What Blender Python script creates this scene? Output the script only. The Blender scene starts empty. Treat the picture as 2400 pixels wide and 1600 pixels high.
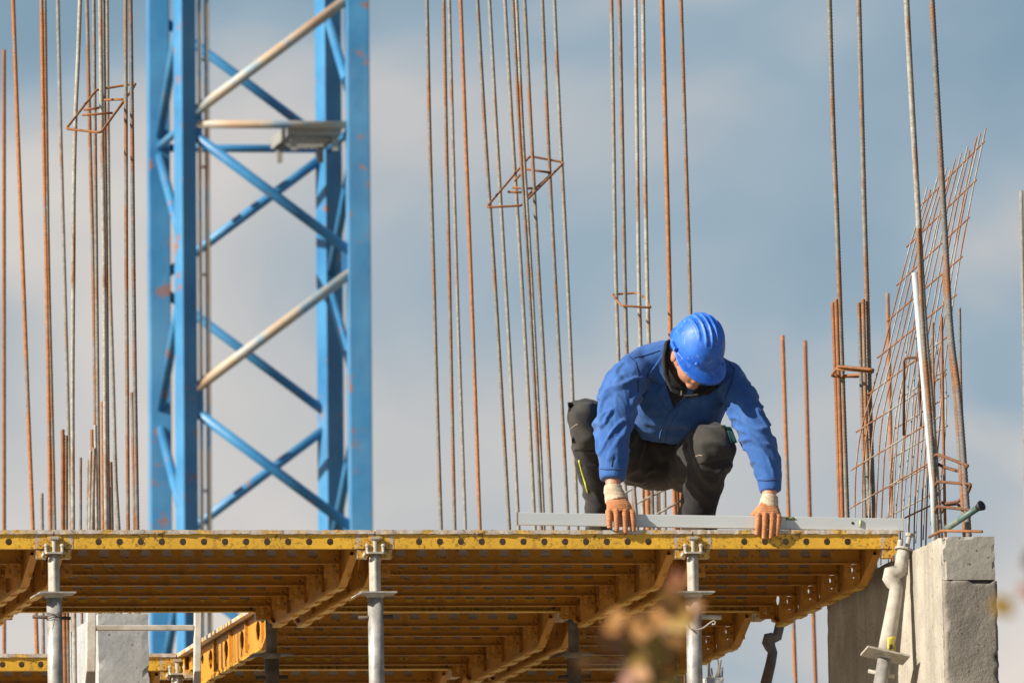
import bpy, bmesh, math, random
from mathutils import Vector, Matrix, noise
from mathutils.bvhtree import BVHTree
random.seed(7)
R = math.radians
scene = bpy.context.scene
col = scene.collection

# ------------------------------------------------------------------ camera
F = 27900.0                                   # focal length in pixels of a 2400 px wide frame
Yc = Vector((-5160, 3450, F)).normalized()    # deck depth axis seen from the camera (x right, y down, z forward)
Xc = Vector(((F * F + 440 * 3450) / 5160, 440, F)).normalized()
Xc = (Xc - Yc * Xc.dot(Yc)).normalized()
Zc = Xc.cross(Yc)
if Zc.y > 0: Zc = -Zc
right = Vector((Xc.x, Yc.x, Zc.x)); down = Vector((Xc.y, Yc.y, Zc.y)); fwd = Vector((Xc.z, Yc.z, Zc.z))
u0 = (878 - 1200) / F; v0 = (1241.5 - 800) / F
D0 = F * 1.25 * (Xc.x - u0 * Xc.z) / 748.5
CAM = -D0 * (fwd + u0 * right + v0 * down)
cam = bpy.data.cameras.new('camera'); camo = bpy.data.objects.new('camera', cam); col.objects.link(camo)
m = Matrix.Identity(4)
for i, ax in enumerate((right, -down, -fwd)):
    for k in range(3): m[k][i] = ax[k]
m.translation = CAM
camo.matrix_world = m
cam.sensor_width = 36; cam.sensor_fit = 'HORIZONTAL'; cam.lens = F / 2400 * 36
cam.clip_start = 0.5; cam.clip_end = 5000
cam.dof.use_dof = True; cam.dof.focus_distance = D0; cam.dof.aperture_fstop = 11.5
scene.camera = camo
def at(px, py, Y):
    d = fwd + right * ((px - 1200) / F) + down * ((py - 800) / F)
    return CAM + d * ((Y - CAM.y) / d.y)
def atd(px, py, dist):
    return CAM + (fwd + right * ((px - 1200) / F) + down * ((py - 800) / F)) * dist
def ray(px, py):
    return (fwd + right * ((px - 1200) / F) + down * ((py - 800) / F)).normalized()

# ------------------------------------------------------------------ sky and sun
SUN = Vector((-0.83, -0.265, 0.49)).normalized()        # towards the sun
world = bpy.data.worlds.new('World'); scene.world = world; world.use_nodes = True
nt = world.node_tree; nt.nodes.clear()
N = nt.nodes.new; L = nt.links.new
out = N('ShaderNodeOutputWorld'); bg = N('ShaderNodeBackground'); bg2 = N('ShaderNodeBackground'); mixs = N('ShaderNodeMixShader')
sky = N('ShaderNodeTexSky'); sky.sky_type = 'NISHITA'; sky.sun_disc = False
sky.sun_elevation = math.asin(SUN.z); sky.sun_rotation = math.atan2(SUN.x, SUN.y)
L(sky.outputs[0], bg.inputs[0]); bg.inputs[1].default_value = 0.06
tc = N('ShaderNodeTexCoord')
mp = N('ShaderNodeMapping'); mp.inputs['Location'].default_value = (4.9, 2.28, 3.59); mp.inputs['Scale'].default_value = (1, 1, 1.5)
L(tc.outputs['Generated'], mp.inputs[0])
nz = N('ShaderNodeTexNoise'); nz.inputs['Scale'].default_value = 17; nz.inputs['Detail'].default_value = 4.0; nz.inputs['Roughness'].default_value = 0.48
nz.inputs['Distortion'].default_value = 0.35
L(mp.outputs[0], nz.inputs['Vector'])
sep = N('ShaderNodeSeparateXYZ'); L(tc.outputs['Generated'], sep.inputs[0])
el = N('ShaderNodeMapRange'); el.inputs[1].default_value = 0.090; el.inputs[2].default_value = 0.150; el.inputs[3].default_value = 0.56; el.inputs[4].default_value = -0.20
L(sep.outputs[2], el.inputs[0])
nc = N('ShaderNodeMapRange'); nc.clamp = False; nc.inputs[1].default_value = 0.3; nc.inputs[2].default_value = 0.7; nc.inputs[3].default_value = 0.14; nc.inputs[4].default_value = 0.86; L(nz.outputs[0], nc.inputs[0])
ad = N('ShaderNodeMath'); ad.operation = 'ADD'; L(nc.outputs[0], ad.inputs[0]); L(el.outputs[0], ad.inputs[1])
cr = N('ShaderNodeValToRGB'); L(ad.outputs[0], cr.inputs[0])
e = cr.color_ramp.elements
e[0].position = 0.25; e[0].color = (0.24, 0.365, 0.47, 1)
e[1].position = 0.90; e[1].color = (0.84, 0.76, 0.69, 1)
k = cr.color_ramp.elements.new(0.45); k.color = (0.345, 0.455, 0.55, 1)
k = cr.color_ramp.elements.new(0.62); k.color = (0.57, 0.58, 0.59, 1)
L(cr.outputs[0], bg2.inputs[0]); bg2.inputs[1].default_value = 0.58
cov = N('ShaderNodeMapRange'); cov.inputs[1].default_value = 0.16; cov.inputs[2].default_value = 0.27; cov.inputs[3].default_value = 0.95; cov.inputs[4].default_value = 0.08
L(sep.outputs[2], cov.inputs[0]); L(cov.outputs[0], mixs.inputs[0])
L(bg.outputs[0], mixs.inputs[1]); L(bg2.outputs[0], mixs.inputs[2]); L(mixs.outputs[0], out.inputs[0])

sl = bpy.data.lights.new('sun', 'SUN'); sl.energy = 5.0; sl.angle = R(0.5); sl.color = (1.0, 0.93, 0.82)
so = bpy.data.objects.new('sun', sl); col.objects.link(so)
so.rotation_euler = SUN.to_track_quat('Z', 'Y').to_euler(); so.location = (-20, -10, 20)
scene.view_settings.view_transform = 'Standard'; scene.view_settings.look = 'None'
scene.view_settings.exposure = 0.70; scene.view_settings.gamma = 1.0

# ------------------------------------------------------------------ materials
MATS = {}
def nodemat(name):
    mt = bpy.data.materials.new(name); mt.use_nodes = True
    b = mt.node_tree.nodes['Principled BSDF']; MATS[name] = mt
    return mt, mt.node_tree, b
def noise_node(t, scale, detail=4, rough=0.55, vec=None, stretch=None, dist=0):
    n = t.nodes.new('ShaderNodeTexNoise'); n.inputs['Scale'].default_value = scale
    n.inputs['Detail'].default_value = detail; n.inputs['Roughness'].default_value = rough; n.inputs['Distortion'].default_value = dist
    c = t.nodes.new('ShaderNodeTexCoord')
    if stretch:
        mpp = t.nodes.new('ShaderNodeMapping'); mpp.inputs['Scale'].default_value = stretch
        t.links.new(c.outputs['Object'], mpp.inputs[0]); t.links.new(mpp.outputs[0], n.inputs['Vector'])
    else:
        t.links.new(c.outputs['Object'], n.inputs['Vector'])
    return n
def ramp(t, src, stops):
    r = t.nodes.new('ShaderNodeValToRGB'); t.links.new(src, r.inputs[0])
    el = r.color_ramp.elements
    el[0].position = stops[0][0]; el[0].color = (*stops[0][1], 1)
    el[1].position = stops[-1][0]; el[1].color = (*stops[-1][1], 1)
    for p, c in stops[1:-1]:
        q = el.new(p); q.color = (*c, 1)
    return r
def mixc(t, fac, a, b):
    mx = t.nodes.new('ShaderNodeMix'); mx.data_type = 'RGBA'
    if hasattr(fac, 'links'): t.links.new(fac, mx.inputs[0])
    else: mx.inputs[0].default_value = fac
    for i, s in ((6, a), (7, b)):
        if isinstance(s, tuple): mx.inputs[i].default_value = (*s, 1)
        else: t.links.new(s, mx.inputs[i])
    return mx.outputs[2]
def bump(t, b, src, strength=0.3, dist=0.003):
    bp = t.nodes.new('ShaderNodeBump'); bp.inputs['Strength'].default_value = strength; bp.inputs['Distance'].default_value = dist
    t.links.new(src, bp.inputs['Height']); t.links.new(bp.outputs[0], b.inputs['Normal'])
BW = lambda v: (v, v, v)

def mat_yellow(name, base=(0.63, 0.335, 0.028), wear=0.5, splat=0.0):
    mt, t, b = nodemat(name)
    n1 = noise_node(t, 5, 5); c1 = ramp(t, n1.outputs[0], [(0.3, tuple(x * 0.80 for x in base)), (0.5, base), (0.75, tuple(min(1, x * 1.12) for x in base))])
    n2 = noise_node(t, 70, 6, 0.75); m2 = ramp(t, n2.outputs[0], [(0.52, BW(0)), (0.59, BW(1))])
    n3 = noise_node(t, 4.2, 3); m3 = ramp(t, n3.outputs[0], [(0.46 - 0.1 * wear, BW(0)), (0.60, BW(1))])
    mu = t.nodes.new('ShaderNodeMath'); mu.operation = 'MULTIPLY'; t.links.new(m2.outputs[0], mu.inputs[0]); t.links.new(m3.outputs[0], mu.inputs[1])
    c2 = mixc(t, mu.outputs[0], c1.outputs[0], (0.07, 0.035, 0.015))
    n5 = noise_node(t, 9, 5, 0.6, stretch=(1, 1, 0.35)); m5 = ramp(t, n5.outputs[0], [(0.60, BW(0)), (0.72, BW(0.75))])
    c3 = mixc(t, m5.outputs[0], c2, (0.30, 0.15, 0.04))
    if splat > 0:
        n4 = noise_node(t, 11, 6, 0.7); m4 = ramp(t, n4.outputs[0], [(0.62 - 0.22 * splat, BW(0)), (0.70 - 0.2 * splat, BW(1))])
        c3 = mixc(t, m4.outputs[0], c3, (0.52, 0.46, 0.40))
        n6 = noise_node(t, 90, 4, 0.7); m6 = ramp(t, n6.outputs[0], [(0.58, BW(0)), (0.66, BW(0.8))])
        c3 = mixc(t, m6.outputs[0], c3, (0.16, 0.08, 0.03))
        bump(t, b, n4.outputs[0], 0.7, 0.004)
    else:
        bump(t, b, n5.outputs[0], 0.15, 0.002)
    t.links.new(c3, b.inputs['Base Color']); b.inputs['Roughness'].default_value = 0.5
    return mt
mat_yellow('yellow', base=(0.70, 0.39, 0.03), wear=0.8); mat_yellow('yellow_shade_tone', base=(0.56, 0.245, 0.022), wear=-0.6)  # second tone: same paint, underside shade and warm bounce put into the colour
mat_yellow('deck_edge', base=(0.62, 0.36, 0.06), wear=1.0, splat=0.85)
mat_yellow('corner', base=(0.62, 0.34, 0.04), wear=1.0, splat=0.25)

def mat_metal(name, a, b_, scale=18, rough=0.5, metal=0.35, stain=None, stretch=None):
    mt, t, b = nodemat(name)
    n = noise_node(t, scale, 6, 0.65, stretch=stretch); c = ramp(t, n.outputs[0], [(0.3, a), (0.7, b_)]).outputs[0]
    if stain:
        n2 = noise_node(t, 9, 5, 0.7, stretch=(1, 1, 0.5)); m2 = ramp(t, n2.outputs[0], [(0.55, BW(0)), (0.68, BW(1))])
        c = mixc(t, m2.outputs[0], c, stain)
    t.links.new(c, b.inputs['Base Color']); b.inputs['Roughness'].default_value = rough; b.inputs['Metallic'].default_value = metal
    bump(t, b, n.outputs[0], 0.25, 0.002)
    return mt
mat_metal('galvanised', (0.17, 0.165, 0.155), (0.44, 0.42, 0.385), 18, 0.5, 0.15, (0.34, 0.31, 0.27))
mat_metal('galv_light', (0.28, 0.26, 0.22), (0.52, 0.48, 0.41), 26, 0.6, 0.1, (0.34, 0.26, 0.18))
mat_metal('cement_steel', (0.30, 0.27, 0.22), (0.50, 0.455, 0.38), 34, 0.8, 0.0, (0.38, 0.34, 0.28))
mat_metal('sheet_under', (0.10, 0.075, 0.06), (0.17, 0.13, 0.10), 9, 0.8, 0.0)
mat_metal('alu', (0.50, 0.53, 0.53), (0.60, 0.62, 0.615), 6, 0.42, 0.1, stretch=(0.3, 1, 1))
mat_metal('ladder_paint', (0.42, 0.38, 0.32), (0.62, 0.58, 0.51), 25, 0.7, 0.0, (0.36, 0.27, 0.2))
mat_metal('prop_shade_tone', (0.10, 0.085, 0.07), (0.24, 0.21, 0.18), 16, 0.6, 0.1, (0.15, 0.09, 0.05))  # shade on the rear props put into a darker steel colour
mat_metal('dark_steel', (0.03, 0.025, 0.02), (0.10, 0.06, 0.04), 40, 0.7, 0.2)
mat_metal('tie_rust', (0.20, 0.072, 0.02), (0.33, 0.14, 0.045), 30, 0.8, 0.0, (0.16, 0.06, 0.02))
mat_metal('tie_dark', (0.07, 0.032, 0.018), (0.20, 0.08, 0.03), 30, 0.8, 0.0)
mat_metal('white_pipe', (0.36, 0.39, 0.385), (0.50, 0.53, 0.52), 12, 0.5, 0.0)
mat_metal('green_plastic', (0.05, 0.10, 0.085), (0.10, 0.17, 0.14), 20, 0.5, 0.0, (0.25, 0.27, 0.24))

def mat_rebar(name, lo, steel=(0.20, 0.18, 0.15), rust=(0.25, 0.112, 0.044), dark=(0.09, 0.06, 0.04)):
    """lo: share of steel-grey against rust along the bar"""
    mt, t, b = nodemat(name)
    n = noise_node(t, 5.0, 4, 0.6, stretch=(2, 2, 0.55)); f = ramp(t, n.outputs[0], [(lo - 0.06, BW(0)), (lo + 0.06, BW(1))])
    n2 = noise_node(t, 60, 4, 0.7); r2 = ramp(t, n2.outputs[0], [(0.3, tuple(x * 0.6 for x in rust)), (0.7, tuple(x * 1.2 for x in rust))])
    s2 = ramp(t, n2.outputs[0], [(0.3, tuple(x * 0.6 for x in steel)), (0.7, tuple(x * 1.25 for x in steel))])
    c = mixc(t, f.outputs[0], s2.outputs[0], r2.outputs[0])
    n3 = noise_node(t, 3.1, 3, 0.5, stretch=(2, 2, 0.8)); m3 = ramp(t, n3.outputs[0], [(0.60, BW(0)), (0.72, BW(0.7))])
    c = mixc(t, m3.outputs[0], c, dark)
    t.links.new(c, b.inputs['Base Color']); b.inputs['Roughness'].default_value = 0.7; b.inputs['Metallic'].default_value = 0.1
mat_rebar('bar_rust', 0.48); mat_rebar('bar_mixed', 0.56); mat_rebar('bar_grey', 0.60, steel=(0.25, 0.23, 0.195))
mat_rebar('bar_pale', 0.56, steel=(0.32, 0.30, 0.26)); mat_rebar('bar_dark', 0.55, steel=(0.16, 0.15, 0.14), rust=(0.26, 0.10, 0.03))
mat_rebar('bar_orange', 0.42, rust=(0.36, 0.14, 0.045)); mat_rebar('bar_brown', 0.2, rust=(0.26, 0.10, 0.035))
mat_rebar('mesh_wire', 0.50, steel=(0.32, 0.295, 0.26), rust=(0.28, 0.11, 0.035))

def mat_concrete(name, a, b_, rough_bump=0.6, streak=False, pits=True):
    mt, t, b = nodemat(name)
    n = noise_node(t, 6, 7, 0.62); c = ramp(t, n.outputs[0], [(0.28, a), (0.72, b_)]).outputs[0]
    n2 = noise_node(t, 75, 5, 0.7)
    m2 = ramp(t, n2.outputs[0], [(0.3, BW(0.75)), (0.6, BW(1.0))])
    mm = t.nodes.new('ShaderNodeMix'); mm.data_type = 'RGBA'; mm.blend_type = 'MULTIPLY'; mm.inputs[0].default_value = 0.6
    t.links.new(c, mm.inputs[6]); t.links.new(m2.outputs[0], mm.inputs[7]); c = mm.outputs[2]
    if streak:
        n4 = noise_node(t, 5, 3, 0.5, stretch=(3, 3, 0.12)); m4 = ramp(t, n4.outputs[0], [(0.42, BW(0)), (0.66, BW(0.35))])
        c = mixc(t, m4.outputs[0], c, tuple(x * 0.62 for x in a))
    hsrc = n2.outputs[0]
    if pits:
        vo = t.nodes.new('ShaderNodeTexVoronoi'); vo.inputs['Scale'].default_value = 34; vo.inputs['Randomness'].default_value = 1
        cc = t.nodes.new('ShaderNodeTexCoord'); t.links.new(cc.outputs['Object'], vo.inputs['Vector'])
        mpit = ramp(t, vo.outputs['Distance'], [(0.12, BW(1)), (0.20, BW(0))])
        n5 = noise_node(t, 13, 2); g = ramp(t, n5.outputs[0], [(0.47, BW(0)), (0.56, BW(0.9))])
        mu = t.nodes.new('ShaderNodeMath'); mu.operation = 'MULTIPLY'; t.links.new(mpit.outputs[0], mu.inputs[0]); t.links.new(g.outputs[0], mu.inputs[1])
        c = mixc(t, mu.outputs[0], c, (0.07, 0.065, 0.06))
    t.links.new(c, b.inputs['Base Color']); b.inputs['Roughness'].default_value = 0.9
    n6 = noise_node(t, 38, 6, 0.7); bump(t, b, n6.outputs[0], rough_bump, 0.006)
mat_concrete('concrete', (0.30, 0.265, 0.21), (0.50, 0.45, 0.37), 0.75, streak=True)
mat_concrete('concrete_cap', (0.30, 0.275, 0.23), (0.44, 0.405, 0.345), 0.4)
mat_concrete('concrete_end', (0.17, 0.15, 0.12), (0.36, 0.315, 0.255), 1.0)
mat_concrete('concrete_pale', (0.30, 0.305, 0.30), (0.47, 0.465, 0.445), 0.35)
mat_concrete('slab', (0.29, 0.24, 0.175), (0.38, 0.32, 0.24), 0.3, pits=False)
mat_concrete('dirt', (0.09, 0.085, 0.05), (0.19, 0.16, 0.11), 0.6, pits=False)

def mat_crane():
    mt, t, b = nodemat('crane_blue')
    n = noise_node(t, 2.2, 5, 0.6); c = ramp(t, n.outputs[0], [(0.3, (0.022, 0.15, 0.335)), (0.7, (0.06, 0.255, 0.47))]).outputs[0]
    n2 = noise_node(t, 5.5, 5, 0.6); m2 = ramp(t, n2.outputs[0], [(0.62, BW(0)), (0.67, BW(0.9))])
    c = mixc(t, m2.outputs[0], c, (0.28, 0.12, 0.06))
    n7 = noise_node(t, 1.1, 5, 0.7, stretch=(1, 1, 0.4)); m7 = ramp(t, n7.outputs[0], [(0.5, BW(0)), (0.7, BW(0.35))]); c = mixc(t, m7.outputs[0], c, (0.20, 0.33, 0.42))
    t.links.new(c, b.inputs['Base Color']); b.inputs['Roughness'].default_value = 0.42
    mt, t, b = nodemat('crane_worn')
    n = noise_node(t, 2.6, 5, 0.6); c = ramp(t, n.outputs[0], [(0.34, (0.06, 0.24, 0.44)), (0.43, (0.30, 0.35, 0.36)), (0.50, (0.48, 0.38, 0.27)), (0.70, (0.42, 0.23, 0.12))]).outputs[0]
    t.links.new(c, b.inputs['Base Color']); b.inputs['Roughness'].default_value = 0.5
mat_crane()

def mat_cloth(name, a, b_, scale=9, weave=900, dusty=None):
    mt, t, b = nodemat(name)
    n = noise_node(t, scale, 5, 0.6); c = ramp(t, n.outputs[0], [(0.3, a), (0.7, b_)]).outputs[0]
    if dusty:
        n3 = noise_node(t, 5, 5, 0.7); m3 = ramp(t, n3.outputs[0], [(0.54, BW(0)), (0.72, BW(0.5))]); c = mixc(t, m3.outputs[0], c, dusty)
    t.links.new(c, b.inputs['Base Color']); b.inputs['Roughness'].default_value = 0.88
    b.inputs['Sheen Weight'].default_value = 0.12; b.inputs['Sheen Roughness'].default_value = 0.5
    n2 = noise_node(t, weave, 2, 0.5); n4 = noise_node(t, 34, 4, 0.6)
    ad2 = t.nodes.new('ShaderNodeMath'); ad2.operation = 'MULTIPLY_ADD'; t.links.new(n4.outputs[0], ad2.inputs[0]); ad2.inputs[1].default_value = 3.0; t.links.new(n2.outputs[0], ad2.inputs[2])
    bump(t, b, ad2.outputs[0], 0.4, 0.002)
mat_cloth('jacket', (0.016, 0.072, 0.26), (0.034, 0.125, 0.37), dusty=(0.10, 0.20, 0.42))
mat_cloth('jacket_seam', (0.005, 0.022, 0.09), (0.007, 0.03, 0.11))
mat_cloth('fleece', (0.008, 0.008, 0.009), (0.016, 0.015, 0.016), 30)
mat_cloth('trousers', (0.012, 0.010, 0.011), (0.021, 0.018, 0.018), dusty=(0.038, 0.034, 0.029))
mat_cloth('knee_lit_cloth', (0.022, 0.020, 0.017), (0.042, 0.037, 0.031), dusty=(0.08, 0.07, 0.057))  # trouser cloth with sunlight on the knees put into a lighter colour
mat_cloth('neon', (0.50, 0.55, 0.02), (0.62, 0.66, 0.05))
mat_cloth('teal', (0.0, 0.04, 0.045), (0.0, 0.055, 0.06))
mat_cloth('glove_knit', (0.42, 0.31, 0.21), (0.60, 0.48, 0.34), 45)
mat_cloth('boot', (0.02, 0.014, 0.010), (0.04, 0.03, 0.02))
def mat_glove():
    mt, t, b = nodemat('glove_latex')
    n = noise_node(t, 26, 5, 0.6); c = ramp(t, n.outputs[0], [(0.3, (0.36, 0.125, 0.045)), (0.7, (0.56, 0.245, 0.10))]).outputs[0]
    t.links.new(c, b.inputs['Base Color']); b.inputs['Roughness'].default_value = 0.75
    w = t.nodes.new('ShaderNodeTexWave'); w.bands_direction = 'Z'; w.inputs['Scale'].default_value = 62; w.inputs['Distortion'].default_value = 1.2
    cc = t.nodes.new('ShaderNodeTexCoord'); t.links.new(cc.outputs['Object'], w.inputs['Vector']); bump(t, b, w.outputs[0], 0.5, 0.002)
mat_glove()
def mat_plain(name, c, rough=0.5, metal=0, trans=0, sub=0):
    mt, t, b = nodemat(name)
    n = noise_node(t, 40, 4); r = ramp(t, n.outputs[0], [(0.3, tuple(x * 0.88 for x in c)), (0.7, tuple(min(1, x * 1.1) for x in c))])
    t.links.new(r.outputs[0], b.inputs['Base Color']); b.inputs['Roughness'].default_value = rough; b.inputs['Metallic'].default_value = metal
    b.inputs['Transmission Weight'].default_value = trans
    if sub: b.inputs['Subsurface Weight'].default_value = sub; b.inputs['Subsurface Radius'].default_value = (0.01, 0.004, 0.002)
mat_plain('skin', (0.50, 0.24, 0.15), 0.5, sub=0.15); mat_plain('hair', (0.02, 0.014, 0.01), 0.6); mat_plain('eye', (0.7, 0.68, 0.64), 0.2)
mat_plain('lip', (0.38, 0.13, 0.10), 0.5); mat_plain('black_rubber', (0.012, 0.012, 0.012), 0.6); mat_plain('vial', (0.34, 0.42, 0.16), 0.25)
mat_plain('vial_frame', (0.12, 0.17, 0.06), 0.4); mat_plain('sticker', (0.62, 0.50, 0.06), 0.6); mat_plain('sticker_print', (0.06, 0.05, 0.02), 0.6)
mat_plain('zip', (0.5, 0.5, 0.5), 0.3, 0.9); mat_plain('bark', (0.12, 0.085, 0.06), 0.9)
mat_plain('leaf_yellow', (0.31, 0.19, 0.025), 0.6); mat_plain('leaf_orange', (0.30, 0.13, 0.03), 0.6); mat_plain('leaf_red', (0.20, 0.065, 0.025), 0.6); mat_plain('leaf_tan', (0.38, 0.18, 0.045), 0.6)
mat_plain('grating', (0.30, 0.29, 0.26), 0.6)
def mat_helmet():
    mt, t, b = nodemat('helmet_blue')
    n = noise_node(t, 14, 6, 0.65); c = ramp(t, n.outputs[0], [(0.35, (0.008, 0.095, 0.50)), (0.65, (0.03, 0.17, 0.66))]).outputs[0]
    n2 = noise_node(t, 55, 5, 0.75); m2 = ramp(t, n2.outputs[0], [(0.56, BW(0)), (0.70, BW(0.6))]); c = mixc(t, m2.outputs[0], c, (0.34, 0.44, 0.64))
    t.links.new(c, b.inputs['Base Color']); b.inputs['Roughness'].default_value = 0.36
    r = ramp(t, n.outputs[0], [(0.3, BW(0.40)), (0.7, BW(0.65))]); t.links.new(r.outputs[0], b.inputs['Roughness'])
mat_helmet()

# ------------------------------------------------------------------ helpers
class MB:
    def __init__(s): s.v = []; s.f = []
    def add(s, vs, fs):
        o = len(s.v); s.v += [Vector(p) for p in vs]; s.f += [tuple(i + o for i in f) for f in fs]; return s
    def box(s, x0, x1, y0, y1, z0, z1):
        return s.add([(x0,y0,z0),(x1,y0,z0),(x1,y1,z0),(x0,y1,z0),(x0,y0,z1),(x1,y0,z1),(x1,y1,z1),(x0,y1,z1)],
                     [(0,3,2,1),(4,5,6,7),(0,1,5,4),(1,2,6,5),(2,3,7,6),(3,0,4,7)])
    def prism(s, poly, axis, a, b):
        """poly in the two other axes (in xyz order), extruded along axis from a to b"""
        n = len(poly)
        def P(p, t): return {'x': (t, p[0], p[1]), 'y': (p[0], t, p[1]), 'z': (p[0], p[1], t)}[axis]
        vs = [P(p, a) for p in poly] + [P(p, b) for p in poly]
        return s.add(vs, [tuple(range(n)), tuple(range(2*n-1, n-1, -1))] + [(i, i+n, (i+1) % n + n, (i+1) % n) for i in range(n)])
    def tube(s, pts, r, seg=10, flat=None, ref=None):
        pts = [Vector(p) for p in pts]; n = len(pts)
        rs = r if isinstance(r, (list, tuple)) else [r] * n
        base = len(s.v); up = None; vs = []
        for i in range(n):
            d = (pts[min(i+1, n-1)] - pts[max(i-1, 0)]).normalized()
            if up is None:
                q = Vector(ref) if ref else (Vector((0,0,1)) if abs(d.z) < 0.9 else Vector((1,0,0)))
                up = (q - d * q.dot(d)).normalized()
            else: up = (up - d * up.dot(d)).normalized()
            w = d.cross(up); k = flat[i] if isinstance(flat, (list, tuple)) else (flat or 1)
            for j in range(seg):
                a = 2 * math.pi * j / seg; vs.append(pts[i] + (up * math.cos(a) * k + w * math.sin(a)) * rs[i])
        fs = [(i*seg+j, i*seg+(j+1) % seg, (i+1)*seg+(j+1) % seg, (i+1)*seg+j) for i in range(n-1) for j in range(seg)]
        fs += [tuple(range(seg-1, -1, -1)), tuple((n-1)*seg+j for j in range(seg))]
        return s.add(vs, fs)
    def cyl(s, a, b, r, seg=14): return s.tube([a, b], r, seg)
    def ball(s, c, rad, ax=None, nu=20, nv=12):
        c = Vector(c); ax = ax or [Vector((1,0,0)), Vector((0,1,0)), Vector((0,0,1))]
        if not isinstance(rad, (list, tuple)): rad = (rad,)*3
        vs = [c + ax[2]*rad[2]]
        for i in range(1, nv):
            th = math.pi*i/nv
            for j in range(nu):
                ph = 2*math.pi*j/nu
                vs.append(c + ax[0]*rad[0]*math.sin(th)*math.cos(ph) + ax[1]*rad[1]*math.sin(th)*math.sin(ph) + ax[2]*rad[2]*math.cos(th))
        vs.append(c - ax[2]*rad[2]); e_ = len(vs)-1
        fs = [(0, 1+j, 1+(j+1) % nu) for j in range(nu)]
        fs += [(1+i*nu+j, 1+(i+1)*nu+j, 1+(i+1)*nu+(j+1) % nu, 1+i*nu+(j+1) % nu) for i in range(nv-2) for j in range(nu)]
        fs += [(e_, 1+(nv-2)*nu+(j+1) % nu, 1+(nv-2)*nu+j) for j in range(nu)]
        return s.add(vs, fs)
    def mesh(s, name, origin=None):
        o = Vector(origin) if origin else Vector()
        me = bpy.data.meshes.new(name); me.from_pydata([tuple(p - o) for p in s.v], [], s.f)
        bm = bmesh.new(); bm.from_mesh(me); bmesh.ops.recalc_face_normals(bm, faces=bm.faces); bm.to_mesh(me); bm.free()
        return me
    def build(s, name, mat, parent=None, origin=None, smooth=False, bevel=0, **tags):
        me = s.mesh(name, origin)
        return link(name, me, mat, parent, origin, smooth, bevel, **tags)
def link(name, me, mat, parent=None, origin=None, smooth=False, bevel=0, **tags):
    if mat and not me.materials: me.materials.append(MATS[mat])
    o = bpy.data.objects.new(name, me); col.objects.link(o)
    if origin: o.location = origin
    if parent: o.parent = parent
    if smooth:
        for p in me.polygons: p.use_smooth = True
    if bevel:
        bv = o.modifiers.new('bevel', 'BEVEL'); bv.width = bevel; bv.segments = 2; bv.limit_method = 'ANGLE'; bv.angle_limit = R(40)
    for k_, v_ in tags.items(): o[k_] = v_
    return o
def thing(name, label, category, loc=(0,0,0), group=None):
    o = bpy.data.objects.new(name, None); col.objects.link(o); o.location = loc; o.empty_display_size = 0.1
    o['label'] = label; o['category'] = category
    if group: o['group'] = group
    return o
def copy_tree(o, parent=None):
    c = o.copy(); col.objects.link(c)
    if parent: c.parent = parent
    for ch in o.children: copy_tree(ch, c)
    return c

def holed(cells, thick, N_=12):
    """flat plate in (u,v) with an elliptical hole per cell. cell: (u0,u1,vb0,vb1,vt,hole) hole=(cu,cv,ru,rv) or None. returns MB in (u, t, v)"""
    mb = MB()
    for (a, b, vb0, vb1, vt, h) in cells:
        quad = [(a, vb0), (b, vb1), (b, vt), (a, vt)]
        if h is None:
            vs = [(p[0], 0, p[1]) for p in quad] + [(p[0], thick, p[1]) for p in quad]
            mb.add(vs, [(0,1,2,3), (7,6,5,4), (0,4,5,1), (3,2,6,7)]); continue
        cu, cv, ru, rv = h
        angs = sorted([2*math.pi*i/N_ + 0.01 for i in range(N_)] + [math.atan2(q[1]-cv, q[0]-cu) % (2*math.pi) for q in quad])
        inner = []; outer = []
        for A in angs:
            dx, dy = math.cos(A), math.sin(A); best = 1e9
            for i in range(4):
                p, q = quad[i], quad[(i+1) % 4]; ex, ey = q[0]-p[0], q[1]-p[1]
                den = dx*ey - dy*ex
                if abs(den) < 1e-12: continue
                tt = ((p[0]-cu)*ey - (p[1]-cv)*ex)/den; s_ = ((p[0]-cu)*dy - (p[1]-cv)*dx)/den
                if tt > 0 and -1e-4 <= s_ <= 1+1e-4: best = min(best, tt)
            outer.append((cu+dx*best, cv+dy*best))
            rr = 1/math.sqrt((dx/ru)**2 + (dy/rv)**2); inner.append((cu+dx*rr, cv+dy*rr))
        n = len(angs)
        vs = [(p[0], 0, p[1]) for p in inner] + [(p[0], 0, p[1]) for p in outer] + [(p[0], thick, p[1]) for p in inner] + [(p[0], thick, p[1]) for p in outer]
        fs = []
        for i in range(n):
            j = (i+1) % n
            fs += [(i, j, n+j, n+i), (2*n+i, 3*n+i, 3*n+j, 2*n+j), (i, 2*n+i, 2*n+j, j), (n+i, n+j, 3*n+j, 3*n+i)]
        mb.add(vs, fs)
    return mb

# ------------------------------------------------------------------ ground and building base
GZ = CAM.z - 1.6
MB().add([(-1500,-1500,GZ),(1500,-1500,GZ),(1500,1500,GZ),(-1500,1500,GZ)], [(0,1,2,3)]).build('ground', 'dirt', kind='structure')
SLAB = -2.9
MB().box(-9, 6, -1.3, 19, GZ, SLAB).build('floor_slab', 'slab', kind='structure', bevel=0.02)

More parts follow.
